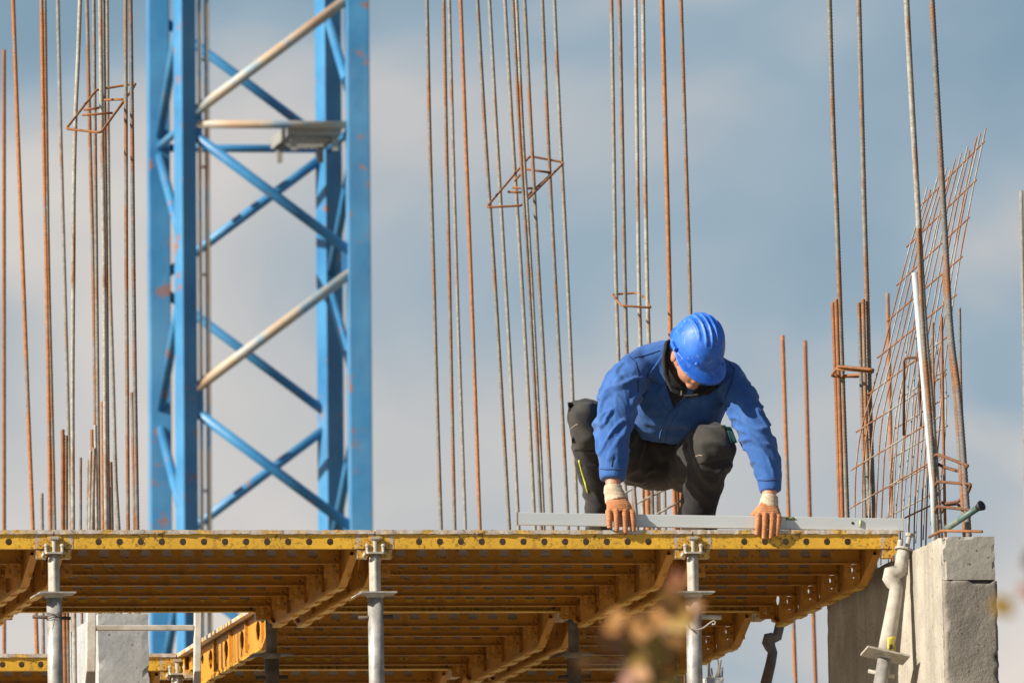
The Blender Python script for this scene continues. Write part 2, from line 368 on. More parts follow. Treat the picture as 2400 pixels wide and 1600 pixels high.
# ------------------------------------------------------------------ formwork deck panels
LY = 2.5; BD = 0.172
def panel_cells(w, zb, zt, r, margin=0.17, sp=0.082, seed=1, inset=0.0):
    cells = []; n = int((w - 2*margin)/sp) + 1; s0 = (w - (n-1)*sp)/2; rnd = random.Random(seed)
    cells.append((inset, s0-sp/2, zb, zb, zt, None))
    for i in range(n):
        c = s0 + i*sp
        cells.append((c-sp/2, c+sp/2, zb, zb, zt, (c, (zb+zt)/2 - 0.001, r, r)))
    cells.append((s0+(n-1)*sp+sp/2, w-inset, zb, zb, zt, None))
    return cells
PMESH = {}
def pm(key, fn):
    if key not in PMESH: PMESH[key] = fn()
    return PMESH[key]
def mesh_of(mb, name, mat, bev=0):
    me = mb.mesh(name); me.materials.append(MATS[mat]); return me
def beam_mesh():
    zt = -0.017; ye = 0.45; yc = 0.22
    def bot(y):
        y = min(y, LY-y)
        return -0.078 if y <= yc else (-0.078 - (BD-0.078)*(y-yc)/(ye-yc) if y < ye else -BD)
    cuts = [0.002, yc, ye] + [LY/6*k_ + q for k_ in (1,2,3,4,5) for q in (-0.06, 0.06)] + [LY-ye, LY-yc, LY-0.002]
    cuts = sorted(set(round(c, 4) for c in cuts))
    cells = []
    for a, b in zip(cuts[:-1], cuts[1:]):
        h = None; w = b-a; mid = (a+b)/2
        if w > 0.22 and ye < mid < LY-ye: h = (mid, -0.085, 0.055, 0.042)
        elif 0.1 < w < 0.13 and ye < mid < LY-ye: h = (mid+0.03, -0.13, 0.012, 0.016)
        elif abs(mid-(yc+ye)/2) < 0.02 or abs(mid-(LY-(yc+ye)/2)) < 0.08: h = (mid, -0.062, 0.04, 0.022)
        cells.append((a, b, bot(a), bot(b), zt, h))
    w = holed(cells, 0.004)
    mb = MB().add([(p.y, p.x, p.z) for p in w.v], w.f)                 # web lies in x = 0..0.004
    # bottom channel following the web's lower edge
    path = [(yc-0.03, -0.078), (ye, -BD), (LY-ye, -BD), (LY-yc+0.03, -0.078)]
    prof = []
    for i, (y, z) in enumerate(path): prof.append((y, z))
    up = [(y, z+0.012) for y, z in path]
    n = 4
    vs = [(-0.013, y, z) for y, z in prof] + [(0.017, y, z) for y, z in prof] + [(-0.013, y, z) for y, z in up] + [(0.017, y, z) for y, z in up]
    fs = []
    for i in range(n-1):
        fs += [(i, i+1, n+i+1, n+i), (2*n+i, 3*n+i, 3*n+i+1, 2*n+i+1), (i, 2*n+i, 2*n+i+1, i+1), (n+i, n+i+1, 3*n+i+1, 3*n+i)]
    fs += [(0, n, 3*n, 2*n), (n-1, 3*n-1, 4*n-1, 2*n-1)]
    mb.add(vs, fs)
    # vertical channel stiffeners on the web
    for k_ in range(1, 6):
        y = LY/6*k_
        mb.box(0.0042, 0.016, y-0.075, y-0.062, -0.15, -0.02).box(-0.012, -0.0002, y+0.05, y+0.062, -0.15, -0.02)
    mb.box(-0.012, 0.016, 0.19, 0.20, -0.076, -0.02).box(-0.012, 0.016, LY-0.20, LY-0.19, -0.076, -0.02)
    return mb
def make_panel(x0, x1, y0, label, seed, show_pads=True):
    w = x1-x0; root = thing('deck_panel', label, 'formwork panel', (x0, y0, 0), 'yellow steel formwork panels of the deck')
    key = round(w, 3)
    g = 0.0025
    def P(name, k_, fn, mat, loc=(0,0,0), rz=0):
        me = pm((k_, key), lambda: mesh_of(fn(), name, mat))
        o = link(name, me, None, root); o.location = loc; o.rotation_euler.z = rz; return o
    def sheet():
        mb = MB(); rnd = random.Random(3); n = 60
        # the front edge of the sheet is dented and crusted
        for side in (0, 1):
            pass
        vs = []; fs = []
        for i in range(n+1):
            x = g + (w-2*g)*i/n
            j0 = rnd.uniform(-0.002, 0.0015); j1 = rnd.uniform(-0.0018, 0.0012); j2 = rnd.uniform(-0.0012, 0.0012)
            yb = LY-0.002
            vs += [(x, -0.008+j0, -0.016+j2), (x, -0.008+j0*0.6, j1), (x, yb, 0), (x, yb, -0.016)]
        for i in range(n):
            a = 4*i; b = a+4
            fs += [(a, b, b+1, a+1), (a+1, b+1, b+2, a+2), (a+2, b+2, b+3, a+3), (a+3, b+3, b, a)]
        fs += [(0, 1, 2, 3), (4*n, 4*n+3, 4*n+2, 4*n+1)]
        return mb.add(vs, fs)
    P('deck_sheet', 'sheet', sheet, 'deck_edge')
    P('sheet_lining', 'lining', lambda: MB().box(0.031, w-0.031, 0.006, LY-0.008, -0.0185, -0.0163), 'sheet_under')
    def fascia():
        h = holed(panel_cells(w, -0.072, -0.0165, 0.0135, inset=0.03), 0.004)
        h.box(0.03, w-0.03, 0.0042, 0.03, -0.072, -0.068)
        return h
    P('fascia', 'fascia', fascia, 'yellow', (0, 0.0, 0))
    P('fascia', 'backfascia', lambda: MB().box(0.03, w-0.03, -0.004, 0, -0.072, -0.0165).box(0.03, w-0.03, -0.03, -0.0042, -0.072, -0.068), 'yellow', (0, LY, 0))
    def rib():
        h = holed(panel_cells(w, -0.086, -0.0165, 0.021, inset=0.071), 0.003)
        h.box(0.071, w-0.071, -0.012, 0.0032, -0.0905, -0.086)
        return h
    for k_ in range(1, 6): P('rib', 'rib', rib, 'yellow_shade_tone', (0, LY/6*k_, 0))
    for s_ in (0, 1):
        bx = 0.05 if s_ == 0 else w-0.05
        me = pm('beam', lambda: mesh_of(beam_mesh(), 'side_beam', 'yellow_shade_tone'))
        o = link('side_beam', me, None, root); o.location = (bx-0.002, 0, 0)
        rnd = random.Random(11)
        for k2 in range(6):
            y = 0.50 + k2*0.275 + rnd.uniform(-0.02, 0.02)
            me = pm(('pad', k2 % 2), lambda: mesh_of(MB().box(-0.015, 0.019, 0, 0.13 + 0.05*(k2 % 2), -BD-0.005, -BD+0.002), 'flange_strip', 'yellow'))
            q = link('flange_strip', me, None, o); q.location.y = y
        # gussets where the ribs meet the beam
        def gus():
            h = holed([(-0.060, 0, -0.142, -0.142, -0.0925, (-0.036, -0.113, 0.009, 0.010))], 0.003)
            h.box(-0.006, 0, 0.0032, 0.03, -0.15, -0.02)
            return h
        for k_ in range(1, 6):
            me = pm('gus', lambda: mesh_of(gus(), 'gusset', 'yellow_shade_tone'))
            o2 = link('gusset', me, None, root)
            if s_: o2.location = (w-0.071, LY/6*k_-0.004, 0)
            else: o2.location = (0.071, LY/6*k_-0.004, 0); o2.scale.x = -1
        # corner shoes
        for yy in (0.0, LY):
            def shoe():
                mb = MB().box(-0.018, 0.020, 0.003, 0.055, -0.108, -0.074).box(0.021, 0.0255, -0.003, 0.05, -0.100, -0.018)
                mb.box(0.021, 0.046, -0.004, 0.001, -0.094, -0.018).box(-0.024, 0.0205, -0.001, 0.0022, -0.072, -0.018)
                return mb
            me = pm('shoe', lambda: mesh_of(shoe(), 'corner_shoe', 'corner'))
            o3 = link('corner_shoe', me, None, root)
            o3.location = ((w-0.05) if s_ else 0.05, yy, 0)
            o3.scale = (1 if s_ else -1, 1 if yy == 0 else -1, 1)
    return root
make_panel(-2.5, -1.25, 0, 'yellow formwork panel at the far left end of the front deck edge', 1)
make_panel(-1.25, 0, 0, 'yellow formwork panel of the front edge standing before the blue crane mast', 2)
make_panel(0, 1.25, 0, 'yellow formwork panel of the front edge below the left gloved hand', 3)
make_panel(1.25, 2.07, 0, 'narrow yellow formwork panel at the right end of the front edge by the concrete wall', 4)
make_panel(0, 1.25, LY, 'second row formwork panel behind the leaves, its left side sunlit', 5)
make_panel(1.25, 2.07, LY, 'narrow second row formwork panel at the right, above the dark leaning prop', 6)
make_panel(-2.5, -1.25, 2*LY, 'far formwork panel cut by the left picture edge at bottom left', 7)
make_panel(-1.25, 0, 2*LY, 'far formwork panel behind the grey column and ladder at bottom left', 8)
make_panel(1.25, 2.07, 2*LY, 'narrow third row formwork panel in shade behind the looped pin prop', 10)
make_panel(0, 1.25, 2*LY, 'third row formwork panel deep in shade at the bottom centre', 9)

# ------------------------------------------------------------------ props under the deck
def head_mb():
    mb = MB()
    mb.prism([(-0.042,-0.022),(-0.03,-0.034),(0.03,-0.034),(0.042,-0.022),(0.042,0.03),(-0.042,0.03)], 'z', -0.093, -0.086)
    mb.cyl((0,-0.018,-0.087), (0,-0.018,-0.036), 0.0085, 10)                # T bolt
    mb.prism([(-0.017,-0.03),(0.017,-0.03),(0.013,-0.006),(-0.013,-0.006)], 'z', -0.037, -0.026)
    for sx in (-1, 1):
        mb.cyl((sx*0.031,-0.02,-0.087), (sx*0.031,-0.02,-0.062), 0.0065, 8)
        mb.ball((sx*0.031,-0.02,-0.061), (0.0095, 0.0095, 0.008), nu=10, nv=6)
    mb.tube([(-0.04,-0.03,-0.090), (-0.046,-0.022,-0.100), (-0.034,-0.014,-0.112)], [0.007, 0.006, 0.005], 8)
    return mb
def inner_mb():
    vs = []; fs = []; n = 24; zs = [-0.093, -0.13, -0.17, -0.21, -0.26]
    for z in zs:
        for j in range(n):
            a = 2*math.pi*j/n; r = 0.0225 - (0.003 if j in (15, 16, 20) else 0)
            vs.append((r*math.cos(a), r*math.sin(a), z))
    for i in range(len(zs)-1):
        for j in range(n): fs.append((i*n+j, i*n+(j+1) % n, (i+1)*n+(j+1) % n, (i+1)*n+j))
    fs.append(tuple(range(n)))
    return MB().add(vs, fs)
def plate_mb():
    mb = MB().prism([(-0.062,-0.05),(0.078,-0.05),(0.078,0.055),(-0.062,0.055)], 'z', -0.246, -0.240)
    mb.prism([(-0.062,-0.248),(-0.0585,-0.241),(-0.083,-0.2525),(-0.086,-0.258)], 'y', -0.05, 0.055)
    mb.tube([(0,0,-0.2465), (0,0,-0.262)], [0.040, 0.0315], 20)
    return mb
def outer_mb():
    mb = MB().tube([(0,0,-0.25), (0,0,-0.6), (0,0,-1.3), (0,0,SLAB+0.008)], 0.030, 24)
    return mb
def foot_mb(): return MB().box(-0.07, 0.07, -0.07, 0.07, SLAB, SLAB+0.008)
HM = {k_: mesh_of(f(), k_, mt) for k_, f, mt in (('prop_head', head_mb, 'cement_steel'), ('inner_tube', inner_mb, 'galv_light'), ('collar_plate', plate_mb, 'galv_light'), ('outer_tube', outer_mb, 'galvanised'), ('base_plate', foot_mb, 'galvanised'))}
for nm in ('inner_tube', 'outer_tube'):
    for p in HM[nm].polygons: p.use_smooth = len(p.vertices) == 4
SHADE_COPY = {}  # prop parts recoloured darker in place of shade
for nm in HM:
    SHADE_COPY[nm] = HM[nm].copy(); SHADE_COPY[nm].materials[0] = MATS['prop_shade_tone']
def make_prop(x, y, label, rz=0, pin='rebar', shade_copy=False):
    root = thing('steel_prop', label, 'prop', (x, y, SLAB), 'props under the deck'); 
    for nm in HM:
        o = link(nm, HM[nm] if not shade_copy else SHADE_COPY[nm], None, root); o.location.z = -SLAB
        if nm == 'collar_plate': o.rotation_euler.z = rz
    z = -0.335 - SLAB
    if pin == 'rebar':
        MB().tube([(-0.068, -0.004, z-0.004), (0.066, -0.004, z)], 0.008, 8).build('locking_pin', 'dark_steel', root, smooth=True)
    elif pin == 'wired':
        o = MB().tube([(-0.085, -0.004, z+0.002), (0.062, -0.004, z-0.004)], 0.0068, 8).build('locking_pin', 'dark_steel', root, smooth=True)
        mb = MB()
        for q in range(4): mb.tube([(0.034*math.cos(a)*1.0, -0.033*abs(math.sin(a))-0.004, z+0.012-0.006*q+0.004*math.sin(3*a+q)) for a in [math.pi*t_/8 for t_ in range(9)]], 0.0012, 5)
        mb.tube([(0.0, -0.038, z+0.006), (0.028, -0.046, z+0.03)], 0.0012, 5).tube([(0.0, -0.038, z+0.006), (-0.015, -0.045, z-0.05)], 0.0012, 5)
        mb.build('binding_wire', 'dark_steel', o)
    else:
        o = MB().tube([(-0.052, -0.003, z), (-0.048, -0.003, z), (0.108, -0.003, z-0.004)], [0.012, 0.010, 0.009], 12).build('locking_pin', 'galv_light', root, smooth=True)
        pts = [(-0.045,-0.012,z-0.004), (-0.046,-0.03,z-0.03), (-0.03,-0.042,z-0.048), (0.0,-0.046,z-0.058), (0.03,-0.04,z-0.048), (0.055,-0.036,z-0.03), (0.07,-0.036,z-0.02), (0.079,-0.036,z-0.024), (0.076,-0.036,z-0.034), (0.064,-0.036,z-0.034)]
        MB().tube(pts, 0.0032, 8).build('retaining_wire', 'galv_light', o, smooth=True)
    return root
make_prop(-1.25, 0.012, 'galvanised steel prop with wire-wrapped dark pin, leftmost at the front edge', 0.03, 'wired')
make_prop(0, 0.012, 'galvanised steel prop with rebar pin, middle one of the front edge', 0.0, 'rebar')
make_prop(1.25, 0.012, 'galvanised steel prop with looped wire pin below the crouching worker', -0.02, 'loop')
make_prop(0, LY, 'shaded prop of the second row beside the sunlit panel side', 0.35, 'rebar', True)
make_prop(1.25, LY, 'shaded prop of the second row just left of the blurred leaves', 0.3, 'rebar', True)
make_prop(0, 2*LY, 'far prop head seen between the ladder and the sunlit panel side', 0.1, 'rebar')

def make_leaning_prop(top, foot, mat, label, sticker=True, k=1.0):
    top = Vector(top); foot = Vector(foot); ax = (foot-top).normalized()
    root = thing('leaning_prop', label, 'prop', foot, 'leaning props at the right side')
    O = foot
    X = Vector((1,0,0)); X = (X - ax*X.dot(ax)).normalized(); Yv = ax.cross(X)
    def W(d, x=0, y=0): return top + ax*d + X*x + Yv*y - O
    mb = MB(); t_ = [0.03, 0.06, 0.118, 0.126, 0.134, 0.150, 0.170, 0.186, 0.23, 0.30, 0.38, 0.445]
    off = [0, 0, 0, -0.016, -0.030, -0.030, -0.016, -0.003, 0, 0, 0, 0]
    rad = [q*k for q in (0.028, 0.029, 0.030, 0.034, 0.041, 0.040, 0.034, 0.030, 0.031, 0.033, 0.035, 0.036)]
    fl = [1, 1, 1, 0.95, 0.75, 0.65, 0.7, 0.85, 1, 1, 1, 1]
    mb.tube([W(a, o_) for a, o_ in zip(t_, off)], rad, 22, flat=fl, ref=Yv)
    it = mb.build('crumpled_tube', mat, root, smooth=True)
    hb = MB()
    hb.tube([W(0.022), W(0.03)], 0.036, 14)
    hb.cyl(W(-0.03, 0.012, 0), W(0.024, 0.012, 0), 0.009, 10).tube([W(-0.042, 0.012), W(-0.03, 0.012)], [0.018, 0.014], 8)
    hb.cyl(W(-0.005, -0.02, 0.01), W(0.024, -0.02, 0.01), 0.011, 10)
    hb.build('prop_head', mat, root)
    pl = MB()
    c = [W(0.455, sx*0.085+0.0, sy*0.07) for sx, sy in ((-1,-1),(1,-1),(1,1),(-1,1))]
    pl.add(c + [p + Vector((0,0,-0.007)) for p in c], [(0,1,2,3),(7,6,5,4),(0,4,5,1),(1,5,6,2),(2,6,7,3),(3,7,4,0)])
    pl.tube([W(0.458), W(0.475)], [0.042, 0.034], 18)
    pl.build('collar_plate', mat, root)
    MB().tube([W(0.46), W(0.9), foot - O], 0.0305*k, 22).build('outer_tube', 'galvanised' if sticker else mat, root, smooth=True)
    MB().tube([W(0.535, -0.055), W(0.535, 0.05)], 0.008, 8).build('locking_pin', mat, root, smooth=True)
    if sticker:
        o = patch_on(root, it, [(2080,1493),(2098,1489),(2100,1526),(2080,1529)], 5, 5, 0.0012, 0.0008, 'warning_sticker', 'sticker', it)
        patch_on(root, it, [(2084,1510),(2092,1508),(2093,1520),(2084,1521)], 3, 3, 0.0026, 0.0004, 'sticker_print', 'sticker_print', it)
    return root
def bvh_of(o):
    me = o.data; M = o.matrix_world
    mw = Matrix.Translation(o.location) if not o.parent else Matrix.Translation(o.parent.location + o.location)
    return BVHTree.FromPolygons([mw @ v.co for v in me.vertices], [tuple(p.vertices) for p in me.polygons])
def patch_grid(bvh, quad, n, m_, off):
    """bilinear grid of pixels cast on the surface; returns points and normals"""
    pts = []; last = None
    for i in range(n+1):
        for j in range(m_+1):
            a, b = i/n, j/m_
            px = [(1-a)*((1-b)*quad[0][k_]+b*quad[1][k_]) + a*((1-b)*quad[3][k_]+b*quad[2][k_]) for k_ in (0, 1)]
            d = ray(*px); h = bvh.ray_cast(CAM, d)
            if h[0] is None: pts.append((None, px)); continue
            pts.append((h[0] - d*off, px)); last = h[0]
    dep = [(p - CAM).length for p, q in pts if p is not None]; av = sum(dep)/max(1, len(dep))
    return [p if p is not None else CAM + ray(*q)*av for p, q in pts]
def patch_on(root, target, quad, n, m_, off, thick, name, mat, parent, bvh=None, smooth=True):
    bvh = bvh or bvh_of(target)
    g = patch_grid(bvh, quad, n, m_, off); w = m_+1; K = len(g)
    back = [p - (CAM-p).normalized()*thick for p in g]
    fs = []
    for i in range(n):
        for j in range(m_):
            a = i*w+j; fs += [(a, a+1, a+w+1, a+w), (K+a, K+a+w, K+a+w+1, K+a+1)]
    edge = [(i) for i in range(m_)]
    for j in range(m_): fs += [(j, K+j, K+j+1, j+1), (n*w+j, n*w+j+1, K+n*w+j+1, K+n*w+j)]
    for i in range(n): fs += [(i*w, (i+1)*w, K+(i+1)*w, K+i*w), (i*w+m_, K+i*w+m_, K+(i+1)*w+m_, (i+1)*w+m_)]
    po = Vector()
    q = parent
    while q is not None: po += q.location; q = q.parent
    mb = MB().add(g + back, fs); mb.v = [p - po for p in mb.v]
    return mb.build(name, mat, parent, smooth=smooth)
make_leaning_prop((2.085, -0.03, -0.055), at(2056, 1640, -0.12) + (at(2056, 1640, -0.12) - Vector((2.085,-0.03,-0.055)))*3.2, 'cement_steel', 'pale crumpled prop leaning beside the concrete wall, with yellow sticker', k=0.88)
pt = at(1836, 1430, LY+0.03); p2 = at(1800, 1580, LY-0.02)
make_leaning_prop(pt, pt + (p2-pt)*((SLAB-pt.z)/(p2.z-pt.z)), 'prop_shade_tone', 'dark leaning prop in shade behind the right end of the deck', sticker=False, k=0.68)

# ------------------------------------------------------------------ concrete
def concrete_mb(x0, x1, y0, y1, z0, z1, res=0.02, chip=0.012, seed=0, rough=0.002, zdetail=None):
    mb = MB(); nx = max(2, int((x1-x0)/res)); ny = max(2, int((y1-y0)/res)); zl = z1 - (zdetail or (z1-z0)); nz_ = max(2, int((z1-zl)/res))
    zs = [zl + (z1-zl)*i/nz_ for i in range(nz_+1)]
    if zl > z0 + 0.01: zs = [z0] + zs
    xs = [x0+(x1-x0)*i/nx for i in range(nx+1)]; ys = [y0+(y1-y0)*i/ny for i in range(ny+1)]
    cache = {}
    def V(x, y, z):
        key = (round(x, 5), round(y, 5), round(z, 5))
        if key in cache: return cache[key]
        p = Vector((x, y, z)); q = p*11 + Vector((seed*7.3, seed, 0)); dd = Vector()
        n = noise.noise(q)*rough + noise.noise(p*40+Vector((seed, 0, 0)))*rough*0.6
        ex, ey, ez = (x in (xs[0], xs[-1])), (y in (ys[0], ys[-1])), z == zs[-1]
        sx = 1 if x == xs[0] else -1; sy = 1 if y == ys[0] else -1
        if ex: dd.x += sx*n
        if ey: dd.y += sy*n
        if ez: dd.z -= n
        if ex + ey + ez >= 2:
            c = max(0, noise.noise(p*23 + Vector((seed*3, 2, 5))) + 0.15*random.random())*chip
            if ex: dd.x += sx*c
            if ey: dd.y += sy*c
            if ez: dd.z -= c
        cache[key] = len(mb.v); mb.v.append(p+dd); return cache[key]
    for a, b in zip(zs[:-1], zs[1:]):
        for i in range(nx):
            for y in (ys[0], ys[-1]): mb.f.append((V(xs[i], y, a), V(xs[i+1], y, a), V(xs[i+1], y, b), V(xs[i], y, b)))
        for i in range(ny):
            for x in (xs[0], xs[-1]): mb.f.append((V(x, ys[i], a), V(x, ys[i+1], a), V(x, ys[i+1], b), V(x, ys[i], b)))
    for i in range(nx):
        for j in range(ny):
            mb.f.append((V(xs[i], ys[j], zs[-1]), V(xs[i+1], ys[j], zs[-1]), V(xs[i+1], ys[j+1], zs[-1]), V(xs[i], ys[j+1], zs[-1])))
    mb.f.append((V(xs[0], ys[0], zs[0]), V(xs[-1], ys[0], zs[0]), V(xs[-1], ys[-1], zs[0]), V(xs[0], ys[-1], zs[0])))
    return mb
WY0, WY1 = -0.60, 1.56
c0 = at(2209, 1256, WY0); WX0 = c0.x; WZ = c0.z; WX1 = at(2333, 1256, WY0).x
zj = at(2270, 1357, WY0).z
wall = thing('concrete_wall', 'raw concrete wall end with rebar cage and mesh on top, right of the deck', 'wall', ((WX0+WX1)/2, (WY0+WY1)/2, SLAB))
o = concrete_mb(WX0, WX1, WY0+0.03, WY1, SLAB, WZ, 0.018, 0.006, 2, 0.0016, 0.75); o.v = [p - wall.location for p in o.v]; o.build('wall_body', 'concrete', wall)
o = concrete_mb(WX0+0.0006, WX1+0.002, WY0, WY0+0.0295, SLAB, zj-0.004, 0.0125, 0.028, 4, 0.0016, 0.62); o.v = [p - wall.location for p in o.v]; o.build('lower_end_face', 'concrete_end', wall, smooth=True)
o = concrete_mb(WX0+0.0006, WX1-0.004, WY0+0.0025, WY0+0.0295, zj-0.001, WZ-0.001, 0.0125, 0.016, 5, 0.0014); o.v = [p - wall.location for p in o.v]; o.build('upper_end_face', 'concrete_cap', wall)
# column in the gap of the deck, bottom left
a = at(230, 1500, 3.25); b = at(349, 1500, 3.25)
CX0, CX1, CY0, CY1 = a.x, b.x, 3.25, 4.15
cw = thing('concrete_column', 'grey concrete column behind the pale ladder at bottom left', 'column', ((CX0+CX1)/2, (CY0+CY1)/2, SLAB))
o = concrete_mb(CX0, CX1, CY0, CY1, SLAB, 0.0, 0.03, 0.008, 8, 0.0015, 0.9); o.v = [p - cw.location for p in o.v]; o.build('shaft', 'concrete_pale', cw)
# distant column stub, lower right
a = at(1655, 1585, 6.5); b = at(1697, 1585, 6.5)
cw2 = thing('concrete_column', 'small distant concrete column top right of the looped pin prop', 'column', ((a.x+b.x)/2, 6.65, SLAB))
o = concrete_mb(a.x, b.x, 6.5, 6.8, SLAB, at(1675, 1586, 6.5).z, 0.03, 0.01, 9, 0.002, 0.5); o.v = [p - cw2.location for p in o.v]; o.build('shaft', 'concrete_pale', cw2)
mb = MB()
for q in range(9):
    p = at(1658+q*4.3, 1588, 6.6); mb.tube([p, p+Vector((random.uniform(-.02,.02), random.uniform(-.02,.02), random.uniform(.03,.09)))], 0.004, 6)
mb.v = [p - cw2.location for p in mb.v]; mb.build('starter_bars', 'bar_mixed', cw2)

# ------------------------------------------------------------------ rebars
def smooth_path(pts, step=0.005):
    pts = [Vector(p) for p in pts]; P_ = [pts[0]*2 - pts[1]] + pts + [pts[-1]*2 - pts[-2]]; out = []
    for i in range(1, len(P_)-2):
        p0, p1, p2, p3 = P_[i-1:i+3]; n = max(1, int((p2-p1).length/step))
        for k_ in range(n):
            t_ = k_/n
            out.append(0.5*((2*p1) + (p2-p0)*t_ + (2*p0-5*p1+4*p2-p3)*t_*t_ + (3*p1-p0-3*p2+p3)*t_**3))
    out.append(pts[-1]); return out
def bar_mesh(path, r, ribs=True, seg=8, period=0.0135, seed=0):
    vs = []; fs = []; n = len(path); up = None; s = 0
    for i, p in enumerate(path):
        d = (path[min(i+1, n-1)] - path[max(i-1, 0)]).normalized()
        q = Vector((math.cos(seed), math.sin(seed), 0.01)); up = (q - d*q.dot(d)).normalized(); w = d.cross(up)
        if i: s += (p - path[i-1]).length
        for j in range(seg):
            a = 2*math.pi*j/seg; k_ = 1.0
            if ribs:
                ph = s/period + (a % math.pi)/math.pi*0.8
                k_ = 0.93 + 0.17*max(0, math.sin(2*math.pi*ph)) if (a % math.pi) > 0.2 else 1.07
            vs.append(p + (up*math.cos(a) + w*math.sin(a))*r*k_)
    for i in range(n-1):
        for j in range(seg): fs.append((i*seg+j, i*seg+(j+1) % seg, (i+1)*seg+(j+1) % seg, (i+1)*seg+j))
    fs += [tuple(range(seg-1, -1, -1)), tuple((n-1)*seg+j for j in range(seg))]
    return vs, fs
NB = [0]
def rebar(px, Y, r, mat, label, group, down_to=None, ribs=True, name='rebar', Yt=None):
    """px: image points from top to bottom, all at depth Y (Yt: depth at the top)"""
    n = len(px); pts = []
    for i, (x, y) in enumerate(px):
        yy = Y if Yt is None else Yt + (Y-Yt)*(y-px[0][1])/(px[-1][1]-px[0][1])
        pts.append(at(x, y, yy))
    path = smooth_path(pts, 0.0045 if ribs else 0.03)
    NB[0] += 1
    if down_to is not None:
        d = (pts[-1]-pts[-2]).normalized(); e_ = Vector((pts[-1].x + d.x*0.15, pts[-1].y, down_to))
        if e_.z < pts[-1].z: path += [pts[-1].lerp(e_, t_) for t_ in (0.05, 0.3, 1.0)]
    base = path[-1].copy()
    vs, fs = bar_mesh([p - base for p in path], r, ribs, seed=NB[0])
    me = bpy.data.meshes.new(name); me.from_pydata([tuple(v) for v in vs], [], fs)
    return link(name, me, mat, None, base, True, label=label, category='rebar', group=group)
GL = 'rebars above the deck at the left'
Tp = -70
left_bars = [
 ([(9.5,117),(9.5,620),(10,1600)], 13, .010, 'bar_brown', 'blunt-topped brown rebar at the very left picture edge'),
 ([(28,Tp),(42,320),(54,640),(66,960),(77,1240),(88,1560)], 8, .0098, 'bar_orange', 'orange rebar leaning left, second from the left picture edge'),
 ([(96,Tp),(102,300),(109,640),(114,930),(118,1240),(124,1560)], 8, .0085, 'bar_orange', 'left bar of the bright orange rebar pair near the left edge'),
 ([(104,Tp),(109,300),(114,640),(121,930),(128,1240),(133,1560)], 8, .0085, 'bar_rust', 'right bar of the bright orange rebar pair near the left edge'),
 ([(134,Tp),(142,300),(150,600),(158,900),(166,1240)], 10, .009, 'bar_grey', 'blurred grey rebar just right of the orange pair'),
 ([(190,Tp),(183,130),(177,270),(173,440),(172,620),(170,900),(171,1240)], 3.5, .0085, 'bar_pale', 'pale rebar bending rightwards at its top, passing the left stirrup corner'),
 ([(202,Tp),(209,250),(218,620),(222,870),(226,1240)], 9, .009, 'bar_rust', 'blurred rusty rebar behind the stirrup at left'),
 ([(219,Tp),(222,250),(226,630),(229,930),(232,1240)], 4.0, .0085, 'bar_mixed', 'dark and orange rebar through the middle of the left stirrup'),
 ([(234,Tp),(237,200),(241,440),(244,630),(246,930),(249,1240)], 3.6, .0088, 'bar_pale', 'white-streaked rebar touching a dark one inside the left stirrup'),
 ([(242,Tp),(244,200),(247,440),(249,630),(251,930),(254,1240)], 3.7, .0088, 'bar_dark', 'dark rebar tied to a white-streaked one inside the left stirrup'),
 ([(250,Tp),(253,300),(257,630),(266,930),(274,1240)], 9, .0088, 'bar_grey', 'blurred grey rebar emerging right of the dark one at left'),
 ([(294,Tp),(295,250),(296,630),(298,930),(300,1240)], 3.4, .0085, 'bar_rust', 'rust orange rebar at the right end of the left stirrup'),
 ([(305,Tp),(309,250),(313,630),(317,930),(322,1240)], 3.4, .0090, 'bar_dark', 'dark ribbed rebar nearest to the blue mast on its left'),
]
for px, Y, r, mt, lb in left_bars: rebar(px, Y, r, mt, lb, GL, SLAB, ribs=Y < 9)
short = [
 ([(98,1155),(99,1240),(102,1560)], 9, .008, 'bar_mixed', 'short grey stub between the orange rebars at far left'),
 ([(147,1006),(147,1240)], 4.0, .0085, 'bar_brown', 'short dark rust starter bar, left of a matching pair'),
 ([(155,1020),(155,1240)], 4.0, .0085, 'bar_rust', 'short rust starter bar, right of a matching pair'),
 ([(189,1072),(189,1240)], 4.0, .0060, 'bar_dark', 'thin short dark starter bar standing alone at left'),
 ([(207,1076),(205,1240)], 4.0, .0060, 'bar_grey', 'thin grey starter bar left of the short bundle'),
 ([(213,1056),(210,1240)], 3.9, .0075, 'bar_pale', 'pale starter bar in the short bundle at left'),
 ([(221,1050),(216,1240)], 3.8, .0080, 'bar_grey', 'grey bent starter bar in the short bundle at left'),
 ([(216,1006),(219,1240)], 4.1, .0085, 'bar_brown', 'brown starter bar rising from the short bundle at left'),
 ([(223,996),(225,1100),(227,1240)], 3.9, .0070, 'bar_pale', 'white starter bar topping the short bundle at left'),
 ([(240,941),(242,1240)], 3.8, .0085, 'bar_orange', 'orange starter bar against the white-streaked rebar'),
 ([(256,1140),(257,1240)], 3.9, .0080, 'bar_orange', 'short orange starter bar right of the white-streaked rebar'),
 ([(259,1082),(262,1240)], 3.9, .0080, 'bar_dark', 'short dark starter bar beside the spreading grey one'),
 ([(269,1060),(272,1140),(278,1240)], 3.8, .0090, 'bar_grey', 'grey starter bar spreading right at its foot'),
 ([(309,919),(313,1080),(316,1240)], 3.5, .0085, 'bar_rust', 'white-tipped rust starter bar beside the dark ribbed rebar'),
]
for px, Y, r, mt, lb in short: rebar(px, Y, r, mt, lb, 'short starter bars at the left', SLAB)
GC = 'rebars above the deck at the centre'
C1, C2 = 7.5, 5.0
